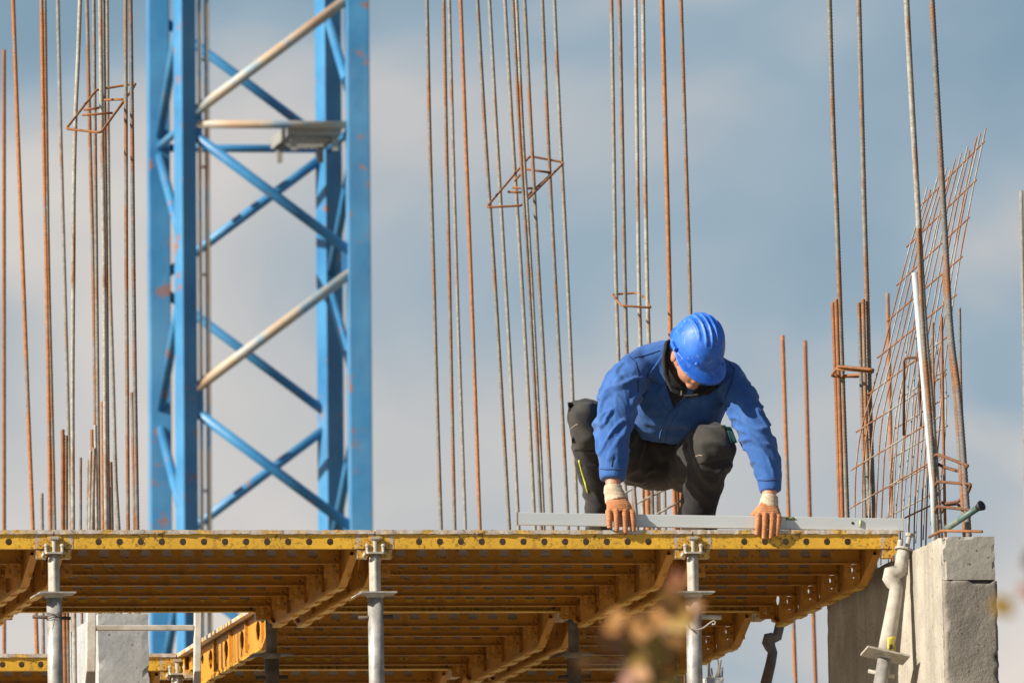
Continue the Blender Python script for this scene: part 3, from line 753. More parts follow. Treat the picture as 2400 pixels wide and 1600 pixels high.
centre = [
 ([(999,Tp),(1007,310),(1016,630),(1024,930),(1034,1245)], 8.0, .0082, 'bar_mixed', 'first thin rebar right of the blue mast'),
 ([(1039,Tp),(1046,310),(1053,630),(1059,930),(1066,1245)], 7.6, .0082, 'bar_rust', 'rusty rebar, second to the right of the blue mast'),
 ([(1051,Tp),(1061,310),(1070,630),(1080,930),(1091,1245)], 7.8, .0082, 'bar_grey', 'grey rebar, third to the right of the blue mast'),
 ([(1077,Tp),(1091,310),(1103,630),(1114,930),(1125,1245)], 7.4, .0082, 'bar_orange', 'orange rebar, fourth to the right of the blue mast'),
 ([(1115,Tp),(1137,310),(1158,630),(1176,930),(1194,1245)], 6.2, .0085, 'bar_mixed', 'rebar through the lower left corner of the centre stirrup'),
 ([(1143,Tp),(1164,310),(1183,630),(1200,930),(1216,1245)], 6.4, .0085, 'bar_grey', 'rebar crossing the sloping left side of the centre stirrup'),
 ([(1179,Tp),(1201,310),(1221,630),(1238,930),(1254,1245)], 6.8, .0085, 'bar_grey', 'rebar meeting the lower right bend of the centre stirrup'),
 ([(1199,Tp),(1218,310),(1238,630),(1254,930),(1269,1245)], 6.0, .0080, 'bar_dark', 'left bar of the doubled rebar inside the centre stirrup'),
 ([(1207,Tp),(1225,310),(1244,630),(1260,930),(1275,1245)], 6.1, .0085, 'bar_pale', 'right bar of the doubled rebar inside the centre stirrup'),
 ([(1226,Tp),(1245,310),(1262,630),(1279,930),(1295,1245)], 6.3, .0085, 'bar_mixed', 'rebar through the top bend of the centre stirrup'),
 ([(1268,Tp),(1284,310),(1300,630),(1316,930),(1332,1245)], 6.6, .0085, 'bar_mixed', 'grey rebar under the middle of the centre stirrup top side'),
 ([(1296,Tp),(1313,310),(1329,630),(1342,930),(1354,1245)], 6.9, .0085, 'bar_grey', 'rebar at the right end of the centre stirrup'),
 ([(1432,Tp),(1438,310),(1443,630),(1450,850),(1458,1060),(1476,1245)], C2, .0085, 'bar_grey', 'leftmost of four rebars inside the small hexagonal stirrup'),
 ([(1451,Tp),(1458,310),(1464,630),(1470,850),(1480,1060),(1494,1245)], C2-.3, .0085, 'bar_mixed', 'second of four rebars inside the small hexagonal stirrup'),
 ([(1489,Tp),(1493,310),(1497,630),(1502,850),(1505,1060),(1508,1245)], C2-.1, .0090, 'bar_pale', 'third of four rebars inside the small hexagonal stirrup'),
 ([(1506,Tp),(1511,310),(1516,630),(1522,850),(1526,1060),(1530,1245)], C2-.2, .0090, 'bar_pale', 'rightmost of four rebars inside the small hexagonal stirrup'),
 ([(1550,Tp),(1560,310),(1568,630),(1573,850),(1578,1060),(1583,1245)], C2, .0095, 'bar_orange', 'bright orange rebar rising just left of the blue helmet'),
 ([(1594,Tp),(1606,310),(1616,630),(1621,850),(1626,1060),(1630,1245)], C2+.2, .0085, 'bar_rust', 'rust and grey rebar rising directly behind the blue helmet'),
]
for px, Y, r, mt, lb in centre: rebar(px, Y, r, mt, lb, GC, SLAB)
legs = [(1485,.006,'bar_rust'),(1520,.013,'bar_orange'),(1541,.006,'bar_mixed'),(1547,.005,'bar_rust'),(1560,.006,'bar_mixed'),(1589,.008,'bar_brown'),(1597,.008,'bar_orange')]
lab = ['thin rust', 'thick orange', 'thin grey', 'very thin rust', 'thin mixed grey', 'brown', 'pale orange']
for (x, r, mt), q in zip(legs, lab):
    rebar([(x-4, 1050), (x, 1245)], C2+.4, r, mt, q + ' starter bar seen between the legs of the worker', 'starter bars behind the worker', SLAB)
for i, (p, q) in enumerate([((1462,1157),(1490,1140)), ((1507,1172),(1552,1150)), ((1540,1204),(1580,1182))]):
    d0, d1 = at(*p, C2-.15), at(*q, C2-.15); ex = (d1-d0)*0.4
    mb = MB().tube([d0-ex, d0, d1, d1+ex], 0.0045, 8); o_ = d0-ex; 
    mb.build('tie_bar', 'bar_pale', None, o_, True, label=['upper', 'middle', 'lower'][i] + ' slanting tie bar seen between the legs of the worker', category='tie bar', group='tie bars behind the worker')
GR = 'rebars at the right'
farr = [
 ([(1834,786),(1848,1200),(1857,1400),(1866,1640)], 12, .0105, 'bar_orange', 'blurred orange rebar right of the worker elbow, left of two'),
 ([(1887,798),(1898,1200),(1905,1400),(1913,1640)], 12.5, .0100, 'bar_brown', 'blurred brown rebar right of the worker elbow, right of two'),
 ([(2080,687),(2083,800),(2087,1000),(2092,1300)], 11, .0100, 'bar_orange', 'blurred orange bar tip showing behind the mesh'),
 ([(2394,447),(2397,620),(2402,900),(2408,1700)], 11, .0100, 'bar_grey', 'blurred grey bar at the right picture edge'),
]
for px, Y, r, mt, lb in farr: rebar(px, Y, r, mt, lb, GR, SLAB, ribs=False)
sharp = [
 ([(1942,Tp),(1951,250),(1961,500),(1969,730),(1977,960),(1987,1260)], 1.50, .0105, 'bar_mixed', 'tall orange and grey ribbed rebar, leftmost on the concrete wall'),
 ([(1952,709),(1961,960),(1970,1260)], 1.52, .0085, 'bar_brown', 'short brown bar, left of the two beside the leftmost wall rebar'),
 ([(1960,701),(1968,960),(1976,1260)], 1.46, .0088, 'bar_brown', 'short brown bar touching the leftmost wall rebar'),
 ([(2011,Tp),(2018,200),(2026,500),(2033,730),(2039,960),(2049,1260)], 1.36, .0105, 'bar_mixed', 'tall rust-sided ribbed rebar, second on the concrete wall'),
 ([(2013,709),(2021,960),(2030,1260)], 1.40, .0088, 'bar_dark', 'short dark bar left of the second wall rebar'),
 ([(2023,701),(2029,960),(2038,1260)], 1.34, .0085, 'bar_rust', 'short rust bar touching the second wall rebar'),
 ([(2121,Tp),(2135,200),(2152,500),(2168,770),(2184,960),(2205,1275)], 0.02, .0115, 'bar_pale', 'tall pale ribbed rebar above the white pipe, right bar of its pair'),
 ([(2152,535),(2163,770),(2178,960),(2199,1275)], -0.02, .0100, 'bar_rust', 'rust bar starting halfway up beside the tall pale ribbed rebar'),
 ([(2180,Tp),(2195,200),(2212,500),(2228,770),(2250,960),(2272,1275)], -0.30, .0120, 'bar_dark', 'tall dark ribbed rebar, rightmost of the tall ones on the wall'),
 ([(2214,640),(2230,830),(2243,960),(2264,1275)], -0.26, .0110, 'bar_rust', 'rust orange bar lapped against the rightmost tall rebar'),
 ([(2249,722),(2252,900),(2258,1060),(2262,1275)], 0.25, .0060, 'bar_dark', 'thin dark bar at the right edge of the wall cage'),
 ([(2186,755),(2188,900),(2200,1275)], 0.4, .0055, 'bar_rust', 'thin rust bar right of the white pipe'),
 ([(2207,742),(2209,900),(2216,1275)], 0.3, .0055, 'bar_brown', 'thin brown bar in the middle of the wall cage'),
]
for px, Y, r, mt, lb in sharp: rebar(px, Y, r, mt, lb, 'rebars standing on the concrete wall', WZ-0.12)

def loop_bar(name, px, Ys, r, mat, label, cat='stirrup', group='stirrups', closed=True, extra=()):
    pts = [at(x, y, Ys[i] if isinstance(Ys, (list, tuple)) else Ys) for i, (x, y) in enumerate(px)]
    # rounded bends
    out = []; n = len(pts)
    for i in range(n):
        p = pts[i]
        if not closed and i in (0, n-1): out.append(p); continue
        a, b = pts[i-1], pts[(i+1) % n]; ra = min(0.016, (a-p).length*0.3); rb = min(0.016, (b-p).length*0.3)
        A = p + (a-p).normalized()*ra; B = p + (b-p).normalized()*rb
        out += [A, (A + B + p*2)/4, B]
    if closed: out.append(out[0]); out.append(out[1])
    o_ = min(pts, key=lambda p: p.z).copy()
    root = MB().tube(out, r, 8).build(name, mat, None, o_, True, label=label, category=cat, group=group)
    for e0, e1, Ya, Yb in extra:
        mb = MB().tube([at(*e0, Ya)-o_, at(*e1, Yb)-o_], r*0.95, 8); mb.build('cross_tie', mat, root, smooth=True)
    return root
loop_bar('stirrup', [(155,302),(226,211),(318,196),(312,206),(252,290),(236,311)], [3.2,3.7,3.7,3.6,3.2,3.1], .0055, 'tie_rust', 'rusty stirrup with cross ties hung on the left rebars', extra=[((243,235),(290,233),3.6,3.5),((196,258),(233,253),3.4,3.4),((193,270),(264,265),3.4,3.4),((250,291),(293,235),3.25,3.55)])
loop_bar('stirrup', [(1140,486),(1242,366),(1322,381),(1222,482)], [6.1,6.6,6.6,6.1], .0055, 'tie_rust', 'rusty stirrup with cross ties hung on the centre rebars', extra=[((1228,396),(1291,405),6.5,6.5),((1200,440),(1254,442),6.3,6.3),((1190,450),(1230,451),6.3,6.3),((1226,468),(1287,413),6.25,6.5),((1206,424),(1230,398),6.3,6.4)])
loop_bar('stirrup', [(1435,691),(1456,716),(1525,721),(1513,698),(1491,686),(1450,689)], [5.1,4.6,4.6,5.0,5.2,5.2], .0050, 'tie_rust', 'small hexagonal stirrup around four rebars left of the helmet')
loop_bar('stirrup', [(1949,880),(1965,858),(2047,866),(2040,876),(1960,882)], [1.5,1.3,1.2,1.4,1.5], .0060, 'tie_rust', 'rusty stirrup around the two leftmost wall rebars', extra=[((1980,882),(2012,882),1.5,1.45),((1961,864),(2047,871),1.32,1.22)])
loop_bar('stirrup', [(2177,1076),(2197,1064),(2270,1091),(2245,1103),(2212,1094)], [0.05,-0.06,-0.36,-0.2,0.0], .0062, 'tie_dark', 'topmost dark stirrup of the wall cage', extra=[((2210,1092),(2240,1103),0.0,-0.2)])
loop_bar('stirrup', [(2178,1165),(2197,1128),(2276,1134),(2270,1152),(2246,1175),(2215,1180)], [0.05,-0.06,-0.36,-0.3,-0.2,0.0], .0062, 'tie_dark', 'middle dark stirrup of the wall cage')
loop_bar('stirrup', [(2182,1232),(2196,1186),(2278,1195),(2270,1215),(2245,1180),(2220,1182)], [0.05,-0.06,-0.36,-0.3,-0.1,0.0], .0062, 'tie_dark', 'lowest dark stirrup of the wall cage behind the green sleeve')
loop_bar('hooked_bar', [(2118,1020),(2119,838),(2155,838),(2158,1000)], [0.7,0.62,0.6,0.62], .0055, 'tie_dark', 'hooked bar bent like a staple left of the white pipe', 'hooked bar', 'hooked bars', closed=False)
loop_bar('base_bar', [(2178,1258),(2206,1243),(2302,1245)], [-0.05,-0.3,-0.5], .0055, 'tie_rust', 'rust bar lying along the top of the concrete wall', 'bar', 'loose bars', closed=False)
p0, p1 = at(2143, 640, 0.12), at(2186, 1140, -0.02)
base = Vector((p1.x + (p1.x-p0.x)*0.15, p1.y, WZ-0.02))
MB().tube([p0, p0.lerp(p1, .4), p1, base], 0.0115, 14).build('conduit_pipe', 'white_pipe', None, base, True, label='pale round conduit pipe tied to the wall rebars', category='pipe')
g0, g1 = at(2214, 1241, -0.25), at(2296, 1187, -0.42)
sd = (g1-g0).normalized()
root = thing('tie_sleeve', 'green plastic sleeve with flared end sticking out of the wall cage', 'sleeve', g0)
MB().tube([(0,0,0), g1-g0], 0.0125, 16).build('sleeve_tube', 'green_plastic', root, smooth=True)
MB().tube([g1-g0-sd*0.012, g1-g0+sd*0.012, g1-g0+sd*0.014], [0.0127, 0.021, 0.0155], 16).build('flared_cone', 'black_rubber', root, smooth=True)
# welded mesh
cl = [((2172,440),(2311,300)), ((2163,477),(2303,336)), ((2134,570),(2284,426)), ((2111,660),(2267,514)), ((2089,744),(2250,606)), ((2067,830),(2236,695)), ((2043,918),(2223,787)), ((2018,1005),(2212,880)), ((2006,1094),(2203,975)), ((2003,1184),(2195,1075)), ((2001,1270),(2190,1180)), ((2000,1340),(2188,1290))]
mesh = thing('welded_mesh', 'curved rusty welded wire mesh sheet leaning above the concrete wall', 'wire mesh', at(2095, 1300, 0.85))
mo = mesh.location
NW = 13
def mp_(c, u, out_=0.0):
    (lx, ly), (rx, ry) = cl[c]; Y = 1.30*(1-u) + 0.35*u
    return at(lx+(rx-lx)*u, ly+(ry-ly)*u, Y + out_)
rn = random.Random(5)
for i in range(NW):
    u = i/(NW-1); j = rn.uniform(-0.02, 0.02)
    pts = [mp_(c, min(1.02, max(-0.02, u + j*(1 + 0.4*math.sin(c*1.3+i))))) for c in range(len(cl))]
    if i % 4 == 1: pts = [pts[0].lerp(pts[1], 0.5)] + pts[1:]
    vs, fs = bar_mesh([p-mo for p in smooth_path(pts, 0.03)], 0.0031, False, 6)
    me = bpy.data.meshes.new('long_wire'); me.from_pydata([tuple(v) for v in vs], [], fs); link('long_wire', me, 'mesh_wire', mesh, smooth=True)
for c in range(1, 11):
    pts = [mp_(c, u, -0.006) for u in (-0.06, 0.2, 0.4, 0.6, 0.8, 1.03)]
    vs, fs = bar_mesh([p-mo for p in smooth_path(pts, 0.03)], 0.0034, False, 6)
    me = bpy.data.meshes.new('cross_wire'); me.from_pydata([tuple(v) for v in vs], [], fs); link('cross_wire', me, 'tie_rust' if c < 6 else 'mesh_wire', mesh, smooth=True)
cl = [((2128,790),(2196,762)), ((2120,860),(2206,815)), ((2112,930),(2214,868)), ((2104,1000),(2218,930)), ((2096,1070),(2216,1000)), ((2088,1140),(2210,1072)), ((2082,1210),(2204,1146)), ((2078,1300),(2200,1250))]
mesh2 = thing('welded_mesh', 'lower welded wire mesh sheet standing inside the wall behind the white pipe', 'wire mesh', at(2140, 1300, 0.95))
mo2 = mesh2.location
def mq_(c, u, out_=0.0):
    (lx, ly), (rx, ry) = cl[c]; return at(lx+(rx-lx)*u, ly+(ry-ly)*u, 1.15*(1-u) + 0.5*u + out_)
for i in range(8):
    u = min(1, max(0, i/7 + rn.uniform(-.03, .03)))
    vs, fs = bar_mesh([p-mo2 for p in smooth_path([mq_(c, u) for c in range(i % 2, len(cl))], 0.03)], 0.0030, False, 6)
    me = bpy.data.meshes.new('long_wire'); me.from_pydata([tuple(v) for v in vs], [], fs); link('long_wire', me, 'bar_pale', mesh2, smooth=True)
for c in range(1, 7):
    vs, fs = bar_mesh([p-mo2 for p in smooth_path([mq_(c, u, -0.006) for u in (-0.05, 0.3, 0.7, 1.04)], 0.03)], 0.0032, False, 6)
    me = bpy.data.meshes.new('cross_wire'); me.from_pydata([tuple(v) for v in vs], [], fs); link('cross_wire', me, 'bar_pale', mesh2, smooth=True)
# ladder in the gap
lad = thing('ladder', 'pale paint-spattered ladder standing in the deck gap before the column', 'ladder', at(340, 1600, 2.72))
lo = lad.location.copy()
for x, nm in ((212, 0), (462, 1)):
    t0, t1 = at(x+2, 1420, 2.72), at(x, 1600, 2.66); d = (t1-t0)/(t1.z-t0.z)
    foot = t0 + d*(SLAB-t0.z); top = t0
    w0 = 0.019 if nm == 0 else 0.014
    mb = MB()
    mb.add([top+Vector(q)-lo for q in ((-w0,-.012,0),(w0,-.012,0),(w0,.022,0),(-w0,.022,0))] + [foot+Vector(q)-lo for q in ((-w0,-.012,0),(w0,-.012,0),(w0,.022,0),(-w0,.022,0))], [(0,1,2,3),(7,6,5,4),(0,4,5,1),(1,5,6,2),(2,6,7,3),(3,7,4,0)])
    mb.build('rail', 'ladder_paint', lad, bevel=0.003)
for k_ in range(9):
    a, b = at(212, 1471, 2.705), at(462, 1470, 2.705)
    if k_: a = a + Vector((0,-0.006*k_,-0.3*k_)); b = b + Vector((0,-0.006*k_,-0.3*k_))
    if a.z < SLAB+0.1: break
    mb = MB(); c = (a+b)/2-lo; hx = (b-a).length/2-0.014
    mb.prism([(c.y-0.012, c.z-0.011), (c.y+0.012, c.z-0.011), (c.y+0.012, c.z+0.011), (c.y-0.012, c.z+0.011)], 'x', c.x-hx, c.x+hx); mb.build('rung', 'ladder_paint', lad, bevel=0.003)

# ------------------------------------------------------------------ tower crane mast
CD = 82.0
B = atd(437, 937, CD); W_ = 1.21
cr_ = thing('tower_crane', 'blue lattice tower crane mast with peeling paint behind the deck', 'crane', (B.x, B.y, GZ))
co = Vector((B.x, B.y, GZ))
ztop = atd(425, -120, CD).z - GZ; lean = 0.0105
def cpos(cx, cy, z): return Vector((cx*W_ + lean*(z-(B.z-GZ)), cy*W_, z))
pxm = F/CD
def zpx(py): return (937-py)/pxm*1.005 + (B.z-GZ)
def chord(cx, cy, rot, w):
    mb = MB(); c, s_ = math.cos(rot), math.sin(rot); h = w/2
    qs = [(-h,-h),(h,-h),(h,h),(-h,h)]; vs = []
    for z in (0.0, ztop):
        p = cpos(cx, cy, z)
        vs += [p + Vector((x*c-y*s_, x*s_+y*c, 0)) for x, y in qs]
    mb.add(vs, [(3,2,1,0),(4,5,6,7),(0,1,5,4),(1,2,6,5),(2,3,7,6),(3,0,4,7)])
    return mb.build('chord', 'crane_blue', cr_, bevel=0.008)
chord(0, 0, R(21), 0.118); chord(1, 0, R(-3), 0.155); chord(0, 1, R(-3), 0.15); chord(1, 1, R(21), 0.14)
nodeL = [zpx(937-650*k_) for k_ in range(-6, 3)]; half = 325/pxm*1.005
def brace(p, q, r, mat='crane_blue', nm='diagonal'):
    return MB().tube([p, q], r, 12).build(nm, mat, cr_, smooth=True)
for z in nodeL:
    for (a, b) in (((0,0),(1,0)), ((1,1),(0,1)), ((0,1),(0,0)), ((1,0),(1,1))):
        worn = (a, b) == ((0,0),(1,0))
        if z+half < ztop+1 and z-half > 0:
            brace(cpos(*a, z+0.03), cpos(*b, z+half-0.03), 0.036 if worn else 0.033, 'crane_worn' if worn else 'crane_blue')
            brace(cpos(*a, z-0.03), cpos(*b, z-half+0.03), 0.036 if worn else 0.033)
for z in nodeL:
    for cx, cz in ((0, z), (1, z+half)):
        p = cpos(cx, 0, cz); sx = 1 if cx == 0 else -1
        if 0.3 < cz < ztop: MB().prism([(p.x+sx*0.03, p.z-0.11), (p.x+sx*0.12, p.z-0.075), (p.x+sx*0.12, p.z+0.075), (p.x+sx*0.03, p.z+0.11)], 'y', p.y-0.012, p.y-0.002).build('gusset_plate', 'crane_blue', cr_)
zh = zpx(288)
for (a, b) in (((0,0),(1,0)), ((1,1),(0,1)), ((0,1),(0,0)), ((1,0),(1,1))):
    brace(cpos(*a, zh), cpos(*b, zh), 0.028, 'crane_worn' if (a, b) == ((0,0),(1,0)) else 'crane_blue', 'horizontal')
pf = MB()
z = zh-0.04
for i in range(9): pf.box(0.73+lean*3+0.042*i, 0.742+lean*3+0.042*i, 0.04, 0.70, z, z+0.02)
for i in range(16): pf.box(0.73+lean*3, 1.07+lean*3, 0.05+0.041*i, 0.062+0.041*i, z+0.001, z+0.016)
pf.build('platform_grating', 'grating', cr_)
pf = MB()
for x in (0.745, 1.105): pf.box(x, x+0.012, 0.03, 0.72, z-0.03, z+0.05)
for y in (0.018, 0.72): pf.box(0.74, 1.12, y, y+0.012, z-0.03, z+0.03)
for x in (0.77, 1.06):
    for y in (0.05, 0.66): pf.box(x, x+0.04, y, y+0.04, z-0.13, z-0.02)
pf.build('platform_frame', 'grating', cr_)
for x in (0.12, 0.17):
    brace(cpos(0, 0, 0)+Vector((x, 0.10, 0)), cpos(0, 0, ztop)+Vector((x, 0.10, 0)), 0.018 if x > 0.15 else 0.014, 'crane_worn', 'ladder_rail')
rz = zpx(1400)
while rz < ztop:
    MB().tube([cpos(0,0,rz)+Vector((0.12,0.10,0)), cpos(0,0,rz)+Vector((0.17,0.10,0))], 0.01, 6).build('ladder_rung', 'crane_worn', cr_); rz += 0.75
# ------------------------------------------------------------------ spirit level
la, lb_ = at(1214, 1229, 0.012), at(2118, 1243.5, 0.012)
lv = thing('spirit_level', 'long grey aluminium spirit level lying on the deck edge under both hands', 'spirit level', la)
dx = lb_-la; ln = dx.length; ux = dx.normalized(); uz = Vector((-ux.z, 0, ux.x)).normalized(); uy = Vector((0,1,0)); H = 0.0485
def lbx(x0, x1, y0, y1, z0, z1):
    mb = MB().box(x0, x1, y0, y1, z0, z1); mb.v = [ux*p.x + uy*p.y + uz*p.z for p in mb.v]; return mb
vx = 0.705*ln
lbx(0, vx-0.001-0.017, 0, 0.022, 0, H).build('body', 'alu', lv, bevel=0.0015)
q = lbx(vx-0.0175, vx+0.0175, 0.0005, 0.0215, 0, H-0.014); q2 = lbx(vx+0.018, ln, 0, 0.022, 0, H); q.v += []; 
q.build('body', 'alu', lv); q2.build('body', 'alu', lv, bevel=0.0015)
vf = lbx(vx-0.0165, vx+0.0165, 0.001, 0.021, H-0.0135, H-0.001).build('vial_holder', 'vial_frame', lv, bevel=0.001)
mb = MB().tube([(vx-0.014, -0.0005, H-0.006), (vx+0.014, -0.0005, H-0.006)], 0.0042, 10); mb.v = [ux*p.x + uy*p.y + uz*p.z for p in mb.v]; mb.build('vial', 'vial', vf, smooth=True)
def disc(cx, cz, r, y, mat, nm, parent):
    mb = MB().tube([(cx, y, cz), (cx, y-0.002, cz)], r, 20); mb.v = [ux*p.x + uy*p.y + uz*p.z for p in mb.v]; return mb.build(nm, mat, parent)
px_ = lambda X: (X-1214)/904*ln
ev = disc(px_(2016), H*0.55, 0.0165, 0.001, 'alu', 'end_vial', lv); 
mb = MB().tube([(px_(2016), -0.0022, H*0.55-0.013), (px_(2016), -0.0022, H*0.55+0.013)], 0.0045, 10); mb.v = [ux*p.x + uy*p.y + uz*p.z for p in mb.v]; mb.build('vial', 'vial', ev, smooth=True)
disc(px_(1998), H*0.56, 0.0055, 0.001, 'black_rubber', 'hang_hole', lv)
lbx(-0.003, -0.0003, -0.0005, 0.0225, -0.0005, H+0.0005).build('end_cap', 'prop_shade_tone', lv)
lbx(ln+0.0003, ln+0.003, -0.0005, 0.0225, -0.0005, H+0.0005).build('end_cap', 'alu', lv)

# ------------------------------------------------------------------ the worker
def remesh(mb, voxel, smooth=4, disp=None):
    me = mb.mesh('tmp'); o = bpy.data.objects.new('tmp', me); col.objects.link(o)
    rm = o.modifiers.new('r', 'REMESH'); rm.mode = 'VOXEL'; rm.voxel_size = voxel
    if smooth:
        sm = o.modifiers.new('s', 'SMOOTH'); sm.factor = 0.5; sm.iterations = smooth
    dg = bpy.context.evaluated_depsgraph_get(); dg.update()
    me2 = bpy.data.meshes.new_from_object(o.evaluated_get(dg)); bpy.data.objects.remove(o); bpy.data.meshes.remove(me)
    if disp:
        cs = [v.co.copy() for v in me2.vertices]; ns = [v.normal.copy() for v in me2.vertices]
        for v, c, n in zip(me2.vertices, cs, ns): v.co = c + n*disp(c, n)
        bm = bmesh.new(); bm.from_mesh(me2)
        bmesh.ops.smooth_vert(bm, verts=bm.verts, factor=0.5, use_axis_x=True, use_axis_y=True, use_axis_z=True)
        bm.to_mesh(me2); bm.free(); me2.update()
    return me2
def seg_param(p, pts):
    best = (1e9, 0, None); s = 0
    for a, b in zip(pts[:-1], pts[1:]):
        ab = b-a; t_ = max(0, min(1, (p-a).dot(ab)/ab.length_squared)); d = (p-(a+ab*t_)).length
        if d < best[0]: best = (d, s+ab.length*t_, (a+ab*t_))
        s += ab.length
    return best
def ridge(q, w=0.5):
    n = noise.noise(q); return math.exp(-(n/w)**2)
PB = at(1540, 1235, 0.4); PB.z = 0.0
person = None
# --- torso and sleeves (jacket)
tors = [(1568,1006,.45,.172,.105), (1574,985,.41,.184,.125), (1586,940,.34,.190,.132), (1598,895,.27,.198,.120), (1606,858,.22,.180,.100), (1612,830,.19,.125,.078), (1618,806,.165,.075,.060)]
jk = MB(); ring = []; NR = 28
axis = (at(1618,806,.165) - at(1566,1036,.47)).normalized()
lat = Vector((1, 0.05, -0.13)); lat = (lat - axis*lat.dot(axis)).normalized(); dep = lat.cross(axis)
vs = []; fs = []
for (x, y, Y, hw, hd) in tors:
    c = at(x, y, Y)
    for j in range(NR):
        a_ = 2*math.pi*j/NR; ca, sa = math.cos(a_), math.sin(a_)
        ca = math.copysign(abs(ca)**0.85, ca); sa = math.copysign(abs(sa)**0.85, sa)
        vs.append(c + lat*ca*hw + dep*sa*hd)
n = len(tors)
for i in range(n-1):
    for j in range(NR): fs.append((i*NR+j, i*NR+(j+1) % NR, (i+1)*NR+(j+1) % NR, (i+1)*NR+j))
fs += [tuple(range(NR)), tuple((n-1)*NR+j for j in range(NR))]
jk.add(vs, fs)
slL = [(1516,862,.22,.068), (1489,868,.19,.074), (1464,902,.155,.077), (1446,945,.12,.075), (1437,1000,.09,.0715), (1436,1050,.07,.064), (1437,1095,.055,.054), (1435,1124,.045,.0475)]
slR = [(1690,882,.22,.062), (1712,898,.19,.065), (1735,935,.155,.067), (1758,985,.12,.066), (1780,1040,.09,.062), (1796,1085,.07,.055), (1803,1120,.055,.047), (1806,1152,.045,.0405)]
aL = [at(*p[:3]) for p in slL]; aR = [at(*p[:3]) for p in slR]
jk.tube(aL, [p[3] for p in slL], 24); jk.tube(aR, [p[3] for p in slR], 24)
jk.ball(at(1500,859,.21), .070); jk.ball(at(1703,887,.21), .064)
jk.tube([at(1500,860,.21), at(1545,840,.21), at(1592,832,.20)], [.070, .066, .058], 18); jk.tube([at(1703,887,.21), at(1670,862,.21), at(1640,848,.21)], [.064, .062, .055], 18)
def jdisp(p, n):
    dl, sL_, cL = seg_param(p, aL); dr, sR_, cR = seg_param(p, aR)
    if min(dl, dr) < 0.092 and (sL_ > 0.10 if dl < dr else sR_ > 0.09):
        d, s, c, A = (dl, sL_, cL, aL) if dl < dr else (dr, sR_, cR, aR)
        tot = sum((b-a).length for a, b in zip(A[:-1], A[1:])); f = s/tot
        v = (p-c).normalized(); amp = (0.0120 if dl < dr else 0.0095)*min(1, max(0.15, 1.2-abs(f-0.5)*1.7)) if f < 0.9 else 0.0008
        q = Vector((s*14 + v.x*1.3*(1 if dl < dr else -1), v.x*0.8 + 3*(dl < dr), v.y*0.9 + s*2))
        r_ = ridge(q, 0.12)*1.2 - 0.25 + 0.25*ridge(Vector((s*24-v.x*2.0, v.x*1.5, v.y*1.8+7)), 0.14)
        cuff = 0.002 if f > 0.9 else 0
        return amp*r_ + cuff
    q = Vector((p.x*7 + p.z*5, p.y*5, p.z*9 - p.x*4))
    return 0.009*(ridge(q, 0.16) - 0.25) + 0.003*noise.noise(p*26)
jme = remesh(jk, 0.0058, 4, jdisp)
# --- trousers
hipL, hipR = (1508,1085,.60), (1606,1090,.58)
kL, kR = (1366,978,.24), (1668,1046,.17)
tr = MB()
thL = [at(*hipL), at(1448,1030,.42), at(1392,985,.29), at(*kL)]; thR = [at(*hipR), at(1640,1070,.40), at(1662,1050,.25), at(*kR)]
shL = [at(*kL), at(1372,1010,.25), at(1386,1090,.33), at(1398,1150,.39), at(1404,1200,.42), at(1405,1222,.43)]
shR = [at(*kR), at(1668,1075,.19), at(1652,1120,.28), at(1640,1165,.34), at(1632,1205,.38), at(1630,1230,.385)]
tr.tube(thL, [.105, .088, .074, .068], 22); tr.tube(thR, [.110, .100, .092, .086], 22)
tr.tube(shL, [.066, .064, .056, .052, .050, .050], 20); tr.tube(shR, [.085, .083, .076, .072, .070, .068], 20)
tr.ball(at(*kL), (.068, .066, .070)); tr.ball(at(*kR), (.092, .085, .090))
tr.ball(at(1540,1078,.60), (.165, .13, .115)); tr.ball(at(1552,1030,.52), (.16, .12, .10))
def tdisp(p, n):
    kd = min((p-at(*kL)).length, (p-at(*kR)).length)
    dS, s, c = min(seg_param(p, shL), seg_param(p, shR), key=lambda t_: t_[0])
    r_ = ridge(Vector((p.x*9, p.y*9+3, p.z*17 + p.x*6)), 0.2)*1.1 - 0.35
    amp = 0.010 if kd < 0.14 else 0.008
    return amp*r_ + 0.003*noise.noise(p*24)
tme = remesh(tr, 0.006, 4, tdisp)
# --- head, neck, hands' wrists: the body
hu = Vector((0.26, -0.74, 0.61)).normalized(); hf = Vector((0.22, -0.56, -0.78)); hf = (hf - hu*hf.dot(hu)).normalized(); hr = hf.cross(hu)   # crown, face, the worker's right
HC = at(1630, 829, 0.085)
def hp(r_, f_, u_): return HC + hr*r_ + hf*f_ + hu*u_
hd = MB()
hd.ball(hp(0, -0.008, 0.035), (.078, .098, .092), [hr, hf, hu], 24, 16)
hd.ball(hp(0, 0.028, -0.045), (.062, .066, .075), [hr, hf, hu])
hd.ball(hp(0, 0.072, -0.095), (.027, .022, .021), [hr, hf, hu])                      # chin
hd.tube([hp(0, 0.092, 0.012), hp(0, 0.112, -0.022), hp(0, 0.098, -0.034)], [.010, .016, .012], 12)    # nose
for s_ in (-1, 1):
    hd.ball(hp(s_*0.017, 0.096, -0.030), (.010, .010, .009), [hr, hf, hu], 10, 6)
    hd.ball(hp(s_*0.046, 0.072, -0.012), (.020, .016, .016), [hr, hf, hu], 12, 8)     # cheek bone
    hd.ball(hp(s_*0.034, 0.088, 0.026), (.026, .012, .009), [hr, hf, hu], 12, 8)      # brow
    hd.ball(hp(s_*0.080, -0.012, -0.022), (.010, .021, .033), [hr, (hf-hu*0.2).normalized(), hu], 14, 10)   # ear
